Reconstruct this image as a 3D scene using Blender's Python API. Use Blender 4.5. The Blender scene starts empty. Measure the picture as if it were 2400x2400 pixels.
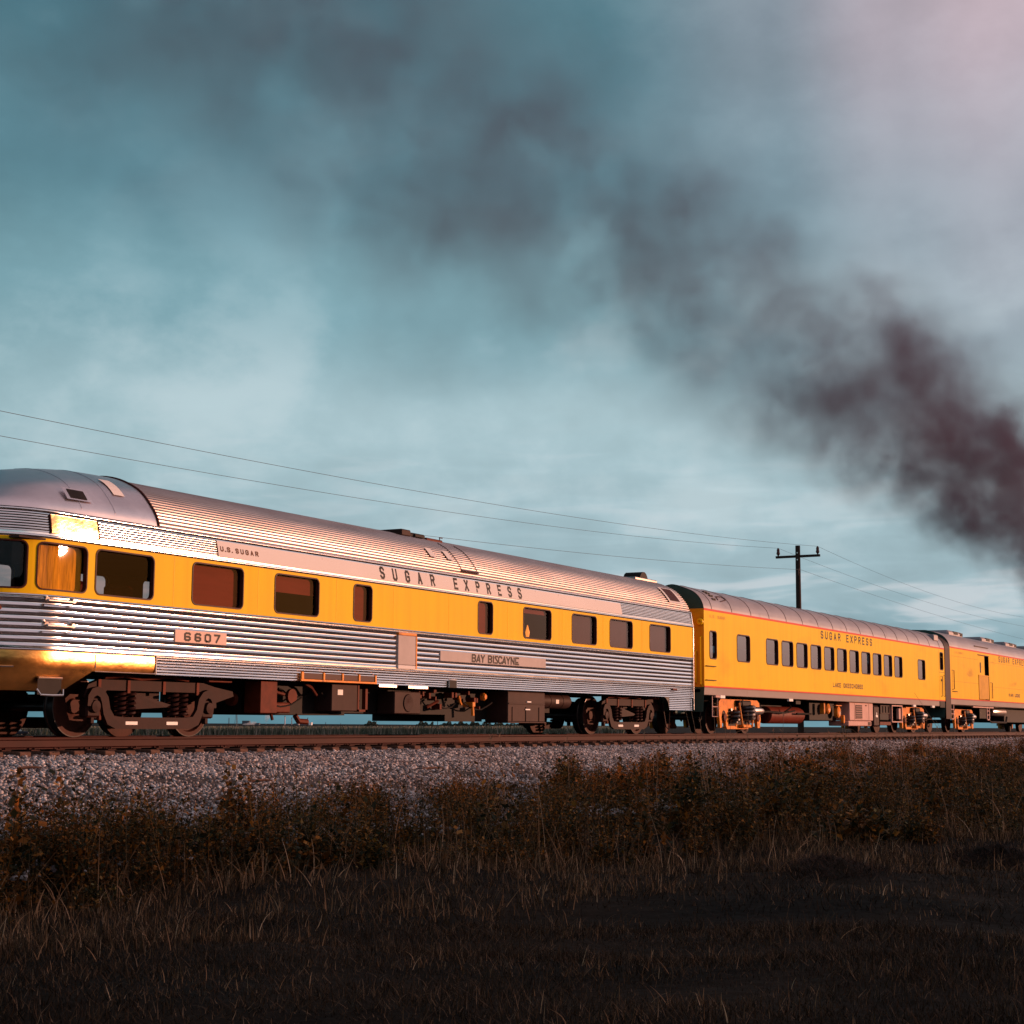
import bpy, math, random
import numpy as np
from mathutils import Vector, Matrix
random.seed(7)
RNG = np.random.default_rng(11)
sc = bpy.context.scene
COL = sc.collection
R = math.radians
# ------------------------------------------------------------------ camera
PITCH, ROLL, PHI = 0.1310, 0.0058, 0.5134
EYE = Vector((-14.3143, -18.4769, 0.2235))
f0 = Vector((math.cos(PHI), math.sin(PHI), 0)); r0 = Vector((math.sin(PHI), -math.cos(PHI), 0)); up0 = Vector((0, 0, 1))
fw = f0*math.cos(PITCH) + up0*math.sin(PITCH); u1 = -f0*math.sin(PITCH) + up0*math.cos(PITCH)
rr = r0*math.cos(ROLL) + u1*math.sin(ROLL); uu = -r0*math.sin(ROLL) + u1*math.cos(ROLL)
cam = bpy.data.cameras.new('camera'); cam.sensor_width = 36; cam.lens = 36*3779.7/2400
cam.clip_start = 0.1; cam.clip_end = 20000
co = bpy.data.objects.new('camera', cam); COL.objects.link(co)
M = Matrix.Identity(4)
for i in range(3):
    M[i][0], M[i][1], M[i][2], M[i][3] = rr[i], uu[i], -fw[i], EYE[i]
co.matrix_world = M
sc.camera = co
# ------------------------------------------------------------------ sun and sky
SUN_EL, SUN_AZ = R(5.9), R(-45.2)
D = Vector((math.cos(SUN_AZ)*math.cos(SUN_EL), math.sin(SUN_AZ)*math.cos(SUN_EL), math.sin(SUN_EL)))
sl = bpy.data.lights.new('sun', 'SUN'); sl.energy = 5.0; sl.angle = R(0.5); sl.color = (1.0, 0.48, 0.29)
so = bpy.data.objects.new('sun', sl); COL.objects.link(so)
so.rotation_euler = D.to_track_quat('Z', 'Y').to_euler(); so.location = (0, -40, 40)
W = bpy.data.worlds.new('World'); sc.world = W; W.use_nodes = True
N, L = W.node_tree.nodes, W.node_tree.links
N.clear()
def nd(t, **k):
    n = N.new(t)
    for a, b in k.items():
        if a.startswith('i_'): n.inputs[int(a[2:])].default_value = b
        else: setattr(n, a, b)
    return n
def mth(op, a, b=None, clamp=False):
    n = N.new('ShaderNodeMath'); n.operation = op; n.use_clamp = clamp
    for i, v in enumerate((a, b)):
        if v is None: continue
        if isinstance(v, (int, float)): n.inputs[i].default_value = v
        else: L.new(v, n.inputs[i])
    return n.outputs[0]
def mixc(fac, a, b, mode='MIX'):
    n = N.new('ShaderNodeMix'); n.data_type = 'RGBA'; n.blend_type = mode
    for i, v in ((0, fac), (6, a), (7, b)):
        if isinstance(v, (int, float, tuple)): n.inputs[i].default_value = v if not isinstance(v, tuple) else v + (1,)
        else: L.new(v, n.inputs[i])
    return n.outputs[2]
def ramp(fac, stops, interp='LINEAR'):
    n = N.new('ShaderNodeValToRGB'); e = n.color_ramp.elements; n.color_ramp.interpolation = interp
    while len(e) < len(stops): e.new(0.5)
    for q, (p, c) in zip(e, stops):
        q.position = p; q.color = (c, c, c, 1) if isinstance(c, (int, float)) else tuple(c) + (1,)
    L.new(fac, n.inputs[0]); return n.outputs[0]
out = nd('ShaderNodeOutputWorld')
tc = nd('ShaderNodeTexCoord'); vec = tc.outputs['Generated']
sky = nd('ShaderNodeTexSky'); sky.sky_type = 'NISHITA'; sky.sun_disc = False
sky.sun_elevation = SUN_EL; sky.sun_rotation = math.atan2(D.x, D.y); sky.air_density = 1.6; sky.dust_density = 0.8; sky.ozone_density = 1.0
bg1 = nd('ShaderNodeBackground'); L.new(mixc(1.0, sky.outputs[0], (1.0, .55, .46), 'MULTIPLY'), bg1.inputs[0]); bg1.inputs[1].default_value = 0.05
sep = nd('ShaderNodeSeparateXYZ'); L.new(vec, sep.inputs[0])
dz = mth('MAXIMUM', sep.outputs[2], 0.0)
mp = nd('ShaderNodeMapping'); mp.inputs['Scale'].default_value = (2.0, 2.0, 3.0); L.new(vec, mp.inputs[0])
n1 = nd('ShaderNodeTexNoise'); n1.inputs['Scale'].default_value = 4.5; n1.inputs['Detail'].default_value = 8; n1.inputs['Roughness'].default_value = 0.55; L.new(mp.outputs[0], n1.inputs[0])
mp2 = nd('ShaderNodeMapping'); mp2.inputs['Scale'].default_value = (1.0, 1.0, 1.6); mp2.inputs['Location'].default_value = (3.1, 0.4, 0.2); L.new(vec, mp2.inputs[0])
n2 = nd('ShaderNodeTexNoise'); n2.inputs['Scale'].default_value = 3.2; n2.inputs['Detail'].default_value = 5; L.new(mp2.outputs[0], n2.inputs[0])
mp3 = nd('ShaderNodeMapping'); mp3.inputs['Scale'].default_value = (5, 5, 34); L.new(vec, mp3.inputs[0])
n3 = nd('ShaderNodeTexNoise'); n3.inputs['Scale'].default_value = 2.2; n3.inputs['Detail'].default_value = 3.5; n3.inputs['Distortion'].default_value = 0.6; L.new(mp3.outputs[0], n3.inputs[0])
# elevation wobbled by the big cloud noise
elw = mth('ADD', dz, mth('MULTIPLY', mth('SUBTRACT', n2.outputs[0], 0.5), 0.10))
base = ramp(elw, [(0.0, (.14, .31, .38)), (.04, (.23, .39, .455)), (.085, (.39, .55, .61)), (.185, (.43, .60, .655)), (.25, (.245, .435, .50)), (.33, (.14, .295, .36)), (.44, (.085, .21, .265)), (1.0, (.07, .17, .24))], 'EASE')
# right hand side of the cloud deck is lit pink from below; left is deeper teal
azd = nd('ShaderNodeVectorMath'); azd.operation = 'DOT_PRODUCT'; L.new(vec, azd.inputs[0]); azd.inputs[1].default_value = (-0.208, 0.978, 0.0)
side = azd.outputs['Value']
pk = mth('MULTIPLY', ramp(side, [(0.0, 1.0), (.06, .72), (.13, .28), (.23, 0.0)], 'EASE'), ramp(elw, [(.14, 0.0), (.28, .45), (.42, 1.0)], 'EASE'))
base = mixc(pk, base, (.62, .50, .56))
lf = mth('MULTIPLY', ramp(side, [(.36, 0.0), (.64, 1.0)], 'EASE'), 0.55)
base = mixc(lf, base, mixc(1.0, base, (.62, .74, .76), 'MULTIPLY'))
# soft cloud structure
cl = ramp(n1.outputs[0], [(.3, .84), (.52, 1.0), (.72, 1.10)])
base = mixc(1.0, base, cl, 'MULTIPLY')
pale = mth('MULTIPLY', ramp(n1.outputs[0], [(.46, 0.0), (.66, 1.0)], 'EASE'), ramp(dz, [(.04, .2), (.12, 1.0), (.20, .8), (.30, .12)], 'EASE'))
base = mixc(mth('MULTIPLY', pale, .5), base, (.60, .70, .735))
dk = mth('MULTIPLY', ramp(n2.outputs[0], [(.50, 0.0), (.70, 1.0)], 'EASE'), ramp(dz, [(.10, 0.0), (.3, .5)], 'EASE'))
base = mixc(dk, base, (.13, .21, .25))
lay = ramp(n3.outputs[0], [(.34, .88), (.60, 1.04)], 'EASE')
base = mixc(ramp(dz, [(.02, .8), (.12, .5), (.2, 0.0)], 'EASE'), base, mixc(1.0, base, lay, 'MULTIPLY'))
# thin bright streaks low over the horizon
st = mth('MULTIPLY', ramp(n3.outputs[0], [(.50, 0.0), (.66, 1.0)], 'EASE'), ramp(dz, [(.035, 0.0), (.065, 1.0), (.13, .3), (.20, 0.0)], 'EASE'))
base = mixc(mth('MULTIPLY', st, 0.6), base, (.72, .74, .77))
# towards the sunset the deck is thinner and lit peach-white from below
sd = nd('ShaderNodeVectorMath'); sd.operation = 'DOT_PRODUCT'; L.new(vec, sd.inputs[0]); sd.inputs[1].default_value = (math.cos(SUN_AZ), math.sin(SUN_AZ), 0)
sdh = mth('ADD', mth('MULTIPLY', sd.outputs['Value'], 0.5), 0.5)
warm = ramp(dz, [(0.0, (.62, .30, .20)), (.07, (1.25, .84, .68)), (.2, (1.25, 1.04, 1.02)), (.5, (.5, .53, .62)), (1.0, (.10, .19, .25))], 'EASE')
warm = mixc(mth('MULTIPLY', ramp(sdh, [(.965, 0.0), (.999, 1.0)], 'EASE'), ramp(dz, [(.08, 1.0), (.26, 0.0)], 'EASE')), warm, (1.3, .50, .09))
base = mixc(ramp(sdh, [(.78, 0.0), (.93, 1.0)], 'EASE'), base, mixc(1.0, warm, cl, 'MULTIPLY'))
bg2 = nd('ShaderNodeBackground'); L.new(base, bg2.inputs[0]); bg2.inputs[1].default_value = 1.0
# the cloud deck covers the east, the west (towards the sun) is clear
cov = ramp(sdh, [(.5, .95), (.9, .95), (1.0, 0.985)], 'EASE')
mx = nd('ShaderNodeMixShader'); L.new(cov, mx.inputs[0]); L.new(bg1.outputs[0], mx.inputs[1]); L.new(bg2.outputs[0], mx.inputs[2]); L.new(mx.outputs[0], out.inputs[0])
sc.view_settings.view_transform = 'Standard'; sc.view_settings.look = 'None'; sc.view_settings.exposure = 0.0; sc.view_settings.gamma = 1.0
sc.cycles.use_denoising = True
sc.cycles.max_bounces = 8; sc.cycles.transparent_max_bounces = 24; sc.cycles.volume_bounces = 0; sc.cycles.glossy_bounces = 4; sc.cycles.diffuse_bounces = 3
sc.cycles.volume_max_steps = 512; sc.cycles.sample_clamp_indirect = 6.0

# ------------------------------------------------------------------ materials
def newmat(name):
    global N, L
    m = bpy.data.materials.new(name); m.use_nodes = True
    N, L = m.node_tree.nodes, m.node_tree.links
    return m, N['Principled BSDF']
def pbr(name, col, rough=0.5, metal=0.0, var=0.25, scale=3.0, stretch=(1, 1, 1), bump=0.0, bscale=None, rvar=0.0, dirt=None, spec=None, streak=0):
    m, b = newmat(name)
    t = nd('ShaderNodeTexCoord'); q = nd('ShaderNodeMapping'); q.inputs['Scale'].default_value = stretch; L.new(t.outputs['Object'], q.inputs[0])
    n = nd('ShaderNodeTexNoise'); n.inputs['Scale'].default_value = scale; n.inputs['Detail'].default_value = 6; n.inputs['Roughness'].default_value = 0.6; L.new(q.outputs[0], n.inputs[0])
    f = ramp(n.outputs[0], [(.28, 1.0 - var), (.72, 1.0 + var*0.6)])
    c = mixc(1.0, tuple(col), f, 'MULTIPLY')
    if dirt:
        n4 = nd('ShaderNodeTexNoise'); n4.inputs['Scale'].default_value = dirt[1]; n4.inputs['Detail'].default_value = 8; L.new(q.outputs[0], n4.inputs[0])
        c = mixc(ramp(n4.outputs[0], [(dirt[2], 0.0), (dirt[2]+.14, dirt[3])]), c, tuple(dirt[0]))
    if streak:
        q2 = nd('ShaderNodeMapping'); q2.inputs['Scale'].default_value = (7, 1, .35); L.new(t.outputs['Object'], q2.inputs[0])
        n7 = nd('ShaderNodeTexNoise'); n7.inputs['Scale'].default_value = 1.0; n7.inputs['Detail'].default_value = 5; L.new(q2.outputs[0], n7.inputs[0])
        c = mixc(1.0, c, ramp(n7.outputs[0], [(.40, 1.0), (.75, 1.0-streak)]), 'MULTIPLY')
    L.new(c, b.inputs['Base Color']); b.inputs['Metallic'].default_value = metal
    if rvar: L.new(mth('ADD', rough - rvar/2, mth('MULTIPLY', n.outputs[0], rvar)), b.inputs['Roughness'])
    else: b.inputs['Roughness'].default_value = rough
    if spec is None: spec = .5 if metal > .5 else .10
    if spec is not None: b.inputs['Specular IOR Level'].default_value = spec
    if bump:
        n5 = nd('ShaderNodeTexNoise'); n5.inputs['Scale'].default_value = bscale or scale*3; n5.inputs['Detail'].default_value = 4; L.new(q.outputs[0], n5.inputs[0])
        bp = nd('ShaderNodeBump'); bp.inputs['Strength'].default_value = 1.0; bp.inputs['Distance'].default_value = bump; L.new(n5.outputs[0], bp.inputs['Height']); L.new(bp.outputs[0], b.inputs['Normal'])
    return m
def glass(name, tint, refl, base=0.06):
    m, b = newmat(name); N.remove(b)
    tr = nd('ShaderNodeBsdfTransparent'); tr.inputs[0].default_value = tint + (1,)
    gl = nd('ShaderNodeBsdfGlossy'); gl.inputs[0].default_value = refl + (1,); gl.inputs['Roughness'].default_value = 0.006
    lw = nd('ShaderNodeLayerWeight'); lw.inputs[0].default_value = .5; fr = mth('MULTIPLY', mth('POWER', lw.outputs['Facing'], 4.0), .8)
    mixs = nd('ShaderNodeMixShader'); L.new(mth('ADD', fr, base, True), mixs.inputs[0]); L.new(tr.outputs[0], mixs.inputs[1]); L.new(gl.outputs[0], mixs.inputs[2])
    L.new(mixs.outputs[0], N['Material Output'].inputs[0]); return m
def emit(name, col, s):
    m, b = newmat(name); b.inputs['Base Color'].default_value = col + (1,); b.inputs['Emission Color'].default_value = col + (1,); b.inputs['Emission Strength'].default_value = s; return m
def island(name, stops, rough=0.6, trans=0.0, sheen=None, hue=None):
    m, b = newmat(name)
    g = nd('ShaderNodeNewGeometry'); c = ramp(g.outputs['Random Per Island'], stops)
    if hue:
        t_ = nd('ShaderNodeTexCoord'); h_ = nd('ShaderNodeTexNoise'); h_.inputs['Scale'].default_value = 1.1; h_.inputs['Detail'].default_value = 3; L.new(t_.outputs['Object'], h_.inputs[0])
        c = mixc(ramp(h_.outputs[0], [(.36, 0.0), (.52, 1.0)]), mixc(1.0, c, hue, 'MULTIPLY'), c)
    L.new(c, b.inputs['Base Color']); b.inputs['Roughness'].default_value = rough; b.inputs['Specular IOR Level'].default_value = 0.1
    if trans:
        t = nd('ShaderNodeBsdfTranslucent'); L.new(c, t.inputs[0]); mixs = nd('ShaderNodeMixShader'); mixs.inputs[0].default_value = trans
        L.new(b.outputs[0], mixs.inputs[1]); L.new(t.outputs[0], mixs.inputs[2]); L.new(mixs.outputs[0], N['Material Output'].inputs[0])
    return m
MT = {}
MT['steel'] = pbr('stainless_steel', (.74, .69, .68), .15, 1.0, .14, 2.0, (.25, 1, 3), .0020, 5.0, .06)
MT['roofsteel'] = pbr('roof_steel', (.36, .30, .285), .36, 1.0, .25, 1.6, (.3, 1.5, 1.5), .0004, 3.0, .12, dirt=((.30, .20, .17), 2.2, .52, .45))
MT['capsteel'] = pbr('smooth_steel', (.70, .60, .60), .34, 1.0, .12, 1.5, (1, 1, 1), .012, 1.1, .12)
MT['valance'] = pbr('gilt_valance', (.84, .42, .12), .30, 1.0, .25, 2.5, (1, 1, 1.5), .012, 2.2, .2, dirt=((.22, .07, .04), 1.3, .48, .85))  # steel tinted orange to hold the sunset glow reflected on the end
MT['gilt'] = pbr('gilt_louvre', (.80, .50, .22), .26, 1.0, .3, 3.5, (1, 1, 1.5), .014, 2.6, .15)  # the sun's orange reflection is put into the louvre colour
MT['panelsteel'] = pbr('brushed_steel_panel', (.62, .56, .54), .6, 0, .05, 1.2, (.5, 1, 1), .002, 1.2, .1)
MT['plate'] = pbr('name_plate_metal', (.42, .355, .34), .6, 0, .12, 2.5, (1, 1, 1), 0, None, .1)
MT['pinkplate'] = pbr('number_plate_paint', (.62, .42, .35), .5, 0, .05, 2)
MT['yellow'] = pbr('yellow_paint', (.78, .46, .008), .5, 0, .05, 1.2, (.4, 1, 1), .0006, 2.0, .1, dirt=((.66, .33, .012), 1.0, .6, .35), spec=.05, streak=.11)
MT['yellow2'] = pbr('coach_yellow_paint', (.82, .49, .008), .36, 0, .05, 1.0, (.3, 1, 1), .0012, 1.4, .1, dirt=((.60, .28, .015), 1.3, .58, .4), spec=.05, streak=.11)
MT['yellow3'] = pbr('baggage_yellow_paint', (.82, .46, .008), .40, 0, .06, 1.0, (.3, 1, 1), .0012, 1.4, .1, dirt=((.42, .17, .02), 1.8, .62, .6), spec=.05, streak=.11)
MT['red'] = pbr('red_stripe_paint', (.58, .035, .008), .45, 0, .1)
MT['greyroof'] = pbr('grey_roof_paint', (.28, .25, .27), .45, .1, .16, 2.0, (.6, 1.2, 1.2), .003, 1.5, .1, dirt=((.14, .10, .10), 3.0, .6, .5), spec=.3)
MT['greyskirt'] = pbr('grey_skirt_paint', (.25, .20, .185), .5, 0, .12, 2.0, (.4, 1, 1), .001, 3, 0, dirt=((.15, .09, .06), 2.5, .63, .6))
MT['green'] = pbr('dark_green_paint', (.035, .075, .07), .55, 0, .2)
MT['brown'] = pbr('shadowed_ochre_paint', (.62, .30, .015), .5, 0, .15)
MT['black'] = pbr('underframe_black', (.016, .012, .011), .6, 0, .4, 4)
MT['dark'] = pbr('dark_interior', (.045, .03, .027), .8, 0, .2, 2)
MT['truck'] = pbr('truck_brown_paint', (.027, .0068, .0055), .6, 0, .35, 6, (1, 1, 1), .002, 20)
MT['box'] = pbr('equipment_box_paint', (.038, .018, .015), .6, .1, .3, 3, (1, 1, 1), .001, 9)
MT['rust'] = pbr('rusty_orange_metal', (.095, .017, .007), .6, .1, .35, 6)
MT['tread'] = pbr('wheel_steel', (.05, .042, .042), .35, .7, .3, 8)
MT['wheel'] = pbr('wheel_face_rust', (.06, .017, .011), .6, 0, .35, 7)
MT['ytruck'] = pbr('truck_orange_paint', (.74, .24, .03), .45, 0, .3, 4, (1, 1, 1), .003, 9, .1, dirt=((.10, .04, .02), 5, .56, .85))
MT['chrome'] = pbr('bright_metal', (.62, .55, .52), .3, 1.0, .2, 5)
MT['tankred'] = pbr('dark_red_tank', (.14, .024, .013), .5, 0, .3, 3)
MT['pink'] = pbr('salmon_cabinet_paint', (.50, .29, .25), .5, 0, .12, 3, dirt=((.25, .11, .08), 3, .64, .5))
MT['white'] = pbr('white_paint', (.80, .74, .70), .5, 0, .08)
MT['letter'] = pbr('lettering_black', (.022, .018, .016), .5, 0, .2)
MT['lettersoft'] = pbr('lettering_faded', (.66, .31, .03), .5, 0, .1)
MT['letterbrown'] = pbr('lettering_brown', (.12, .045, .02), .5, 0, .1)
MT['gasket'] = pbr('window_gasket', (.055, .016, .012), .5, 0, .2)
MT['glass1'] = glass('tinted_glass', (.72, .6, .58), (.9, .85, .88), .018)
MT['glass2'] = glass('coach_glass', (.5, .5, .52), (.80, .80, .88), .22)
MT['blind'] = pbr('russet_blind', (.22, .05, .035), .7, 0, .15, 4, (.4, 1, 3))
MT['goldcurtain'] = pbr('gold_curtain', (.95, .56, .02), .6, 0, .6, 2, (4, 1, .6), .05, 2)  # added gold sheet, sun glow in the window put into its colour
MT['greyblind'] = pbr('grey_blind', (.12, .095, .10), .8, 0, .1, 4)  # sky reflected in the glass, put into the grey of a sheet
MT['seat'] = pbr('grey_seat_cloth', (.20, .19, .20), .85, 0, .2, 6)
MT['linen'] = pbr('pale_headrest', (.5, .46, .45), .8, 0, .1)
MT['lamp'] = emit('lamp_glow', (1.0, .34, .05), 1.4)
MT['redlamp'] = emit('red_marker', (1.0, .05, .02), 1.0)
MT['rail'] = pbr('rusty_rail', (.042, .008, .006), .6, 0, .25, 3, (.5, 1, 1), .001, 12)
MT['railtop'] = pbr('worn_rail_head', (.22, .13, .12), .4, .8, .2, 3)
MT['tie'] = pbr('weathered_tie', (.11, .06, .045), .85, 0, .5, 5, (1, 6, 6), .006, 14)
MT['plateiron'] = pbr('tie_plate_iron', (.05, .02, .016), .7, .2, .3, 6)
MT['wood'] = pbr('pole_wood', (.055, .034, .028), .85, 0, .4, 5, (6, 6, .6), .004, 16)
MT['porcelain'] = pbr('brown_porcelain', (.12, .05, .045), .3, 0, .1)
MT['wire'] = pbr('wire_black', (.09, .105, .12), .7, 0, .1)
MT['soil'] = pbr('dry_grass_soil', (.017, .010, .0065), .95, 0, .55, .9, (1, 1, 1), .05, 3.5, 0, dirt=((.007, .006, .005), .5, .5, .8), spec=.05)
MT['ballast'] = pbr('ballast_bed', (.07, .06, .06), .95, 0, .5, 9, (1, 1, 1), .03, 18)
MT['stone'] = island('ballast_stones', [(0, (.06, .05, .055)), (.3, (.21, .19, .195)), (.7, (.38, .345, .35)), (.90, (.60, .55, .55)), (1, (.04, .03, .03))], .85, hue=(.84, .74, .70))
MT['weed'] = island('weed_leaves', [(0, (.018, .020, .010)), (.36, (.042, .034, .013)), (.58, (.10, .042, .011)), (.82, (.22, .072, .013)), (.95, (.44, .14, .02)), (1, (.46, .24, .09))], .6, .25, hue=(.45, .72, .8))
MT['stalk'] = island('dry_stalks', [(0, (.022, .016, .009)), (.45, (.07, .037, .018)), (.74, (.20, .09, .042)), (.92, (.42, .20, .10)), (1, (.55, .33, .20))], .7)
MT['straw'] = pbr('straw', (.42, .22, .13), .7, 0, .3, 8)
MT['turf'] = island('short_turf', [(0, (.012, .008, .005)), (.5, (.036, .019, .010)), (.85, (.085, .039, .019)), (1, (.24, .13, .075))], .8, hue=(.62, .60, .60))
MT['hay'] = island('dead_hay', [(0, (.008, .005, .004)), (.6, (.025, .013, .009)), (1, (.09, .036, .022))], .85)
MT['cane'] = island('cane_leaves', [(0, (.06, .075, .055)), (.6, (.15, .16, .11)), (1, (.42, .33, .27))], .8)
MT['bark'] = MT['wood']
MT['farwall'] = pbr('mill_wall', (.10, .11, .13), .8, 0, .2, .1)
MT['stack'] = pbr('stack_concrete', (.62, .45, .42), .7, 0, .1, .1)
MT['foliage'] = island('far_foliage', [(0, (.02, .03, .025)), (1, (.06, .07, .05))], .9)
MT['carpaint'] = pbr('truck_dark_blue', (.018, .022, .035), .3, .2, .1)
MT['tyre'] = pbr('tyre_rubber', (.012, .012, .012), .8)

# ------------------------------------------------------------------ mesh helpers
def rootloc(p):
    v = Vector((0, 0, 0))
    while p is not None: v += p.location; p = p.parent
    return v
class MB:
    def __init__(s): s.v, s.f, s.m = [], [], []; s.mi = 0
    def add(s, vs, fs):
        b = len(s.v); s.v += [tuple(q) for q in vs]
        for q in fs: s.f.append(tuple(b+i for i in q)); s.m.append(s.mi)
    def quad(s, a, b, c, d): s.add([a, b, c, d], [(0, 1, 2, 3)])
    def box(s, x0, x1, y0, y1, z0, z1, bev=0.0):
        if bev <= 0:
            s.add([(x0,y0,z0),(x1,y0,z0),(x1,y1,z0),(x0,y1,z0),(x0,y0,z1),(x1,y0,z1),(x1,y1,z1),(x0,y1,z1)],
                  [(3,2,1,0),(4,5,6,7),(0,1,5,4),(1,2,6,5),(2,3,7,6),(3,0,4,7)]); return
        e = bev
        lay = []
        for z, k in ((z0, e), (z0+e, 0), (z1-e, 0), (z1, e)):
            lay.append([(x0+k+e*(k==0), y0+k, z), (x1-k-e*(k==0), y0+k, z), (x1-k, y0+k+e*(k==0), z), (x1-k, y1-k-e*(k==0), z), (x1-k-e*(k==0), y1-k, z), (x0+k+e*(k==0), y1-k, z), (x0+k, y1-k-e*(k==0), z), (x0+k, y0+k+e*(k==0), z)])
        vs = [p for l in lay for p in l]
        fs = [tuple(range(7, -1, -1)), tuple(range(24, 32))]
        for j in range(3):
            for i in range(8):
                a, b = j*8+i, j*8+(i+1) % 8
                fs.append((a, b, b+8, a+8))
        s.add(vs, fs)
    def grid(s, rows, close=False):
        nr, nc = len(rows), len(rows[0]); vs = [p for r in rows for p in r]; fs = []
        for i in range(nr-1):
            for j in range(nc if close else nc-1):
                k = (j+1) % nc
                fs.append((i*nc+j, i*nc+k, (i+1)*nc+k, (i+1)*nc+j))
        s.add(vs, fs)
    def tube(s, pts, r, n=8, cap=True, r1=None):
        pts = [Vector(p) for p in pts]; rows = []
        for i, p in enumerate(pts):
            d = (pts[min(i+1, len(pts)-1)] - pts[max(i-1, 0)]).normalized()
            a = d.orthogonal().normalized() if i == 0 else (a - d*a.dot(d)).normalized()
            b = d.cross(a); q = r if r1 is None else r + (r1-r)*i/(len(pts)-1)
            rows.append([p + (a*math.cos(2*math.pi*k/n) + b*math.sin(2*math.pi*k/n))*q for k in range(n)])
        base = len(s.v); s.grid(rows, True)
        if cap:
            s.add(rows[0], [tuple(range(n-1, -1, -1))]); s.add(rows[-1], [tuple(range(n))])
    def lathe_y(s, c, prof, n=28):
        # prof: (y offset, radius) around the Y axis through c
        rows = [[(c[0]+r*math.cos(2*math.pi*k/n), c[1]+y, c[2]+r*math.sin(2*math.pi*k/n)) for k in range(n)] for y, r in prof]
        s.grid(rows, True)
    def lathe_x(s, c, prof, n=24):
        rows = [[(c[0]+x, c[1]+r*math.cos(2*math.pi*k/n), c[2]+r*math.sin(2*math.pi*k/n)) for k in range(n)] for x, r in prof]
        s.grid(rows, True)
    def lathe_z(s, c, prof, n=12):
        rows = [[(c[0]+r*math.cos(2*math.pi*k/n), c[1]+r*math.sin(2*math.pi*k/n), c[2]+z) for k in range(n)] for z, r in prof]
        s.grid(rows, True)
    def plate(s, pts, y0, y1):
        # outline in (x,z), thickness along y
        n = len(pts); vs = [(x, y0, z) for x, z in pts] + [(x, y1, z) for x, z in pts]
        s.add(vs, [tuple(range(n)), tuple(range(2*n-1, n-1, -1))] + [(i, i+n, (i+1) % n+n, (i+1) % n) for i in range(n)])
    def coil(s, c, r, h, turns, wr):
        n = int(turns*12)
        s.tube([(c[0]+r*math.cos(i*math.pi/6), c[1]+r*math.sin(i*math.pi/6), c[2]+h*i/n) for i in range(n+1)], wr, 6)
    def build(s, name, mat, parent=None, smooth=True, angle=35, label=None):
        me = bpy.data.meshes.new(name); o = rootloc(parent)
        me.from_pydata([(a-o.x, b-o.y, c-o.z) for a, b, c in s.v], [], s.f)
        mats = mat if isinstance(mat, list) else [mat]
        for q in mats: me.materials.append(MT[q])
        if len(mats) > 1: me.polygons.foreach_set('material_index', s.m)
        if smooth:
            me.polygons.foreach_set('use_smooth', [True]*len(me.polygons)); me.set_sharp_from_angle(angle=R(angle))
        me.update()
        ob = bpy.data.objects.new(name, me); COL.objects.link(ob)
        if parent is not None: ob.parent = parent
        if label: ob['label'] = label
        return ob
def build_each(m, name, mat, parent, smooth=True, angle=35):
    key = {}; par = list(range(len(m.v)))
    def fnd(a):
        while par[a] != a: par[a] = par[par[a]]; a = par[a]
        return a
    for i, v in enumerate(m.v):
        k = tuple(round(c, 5) for c in v)
        if k in key: par[fnd(i)] = fnd(key[k])
        else: key[k] = i
    for f in m.f:
        for i in f[1:]: par[fnd(i)] = fnd(f[0])
    gr = {}
    for f in m.f: gr.setdefault(fnd(f[0]), []).append(f)
    for fs in gr.values():
        q = MB(); ids = {}
        for f in fs:
            for i in f: ids.setdefault(i, len(ids))
        q.v = [m.v[i] for i in ids]; q.f = [tuple(ids[i] for i in f) for f in fs]; q.m = [0]*len(fs)
        q.build(name, mat, parent, smooth, angle)
def tag(o, label=None, cat=None, group=None, kind=None):
    if label: o['label'] = label
    if cat: o['category'] = cat
    if group: o['group'] = group
    if kind: o['kind'] = kind
    return o
def empty(name, loc, label, cat, group=None):
    o = bpy.data.objects.new(name, None); o.location = loc; o.empty_display_size = 0.5; COL.objects.link(o)
    return tag(o, label, cat, group)
def copy_tree(o, parent, dx):
    c = o.copy(); COL.objects.link(c); c.parent = parent
    if dx is not None: c.location = Vector(o.location) + Vector(dx)
    for ch in o.children: copy_tree(ch, c, None)
    return c
def npmesh(name, verts, quads, mat, kind=None, smooth=False, parent=None):
    me = bpy.data.meshes.new(name); nv, nf = len(verts), len(quads); k = quads.shape[1]
    me.vertices.add(nv); me.vertices.foreach_set('co', np.ascontiguousarray(verts, dtype=np.float32).ravel())
    me.loops.add(nf*k); me.loops.foreach_set('vertex_index', np.ascontiguousarray(quads, dtype=np.int32).ravel())
    me.polygons.add(nf); me.polygons.foreach_set('loop_start', np.arange(0, nf*k, k, dtype=np.int32))
    me.materials.append(MT[mat]); me.update(calc_edges=True); me.validate()
    if smooth: me.polygons.foreach_set('use_smooth', [True]*nf)
    ob = bpy.data.objects.new(name, me); COL.objects.link(ob)
    if kind: ob['kind'] = kind
    if parent is not None: ob.parent = parent
    return ob

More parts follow.
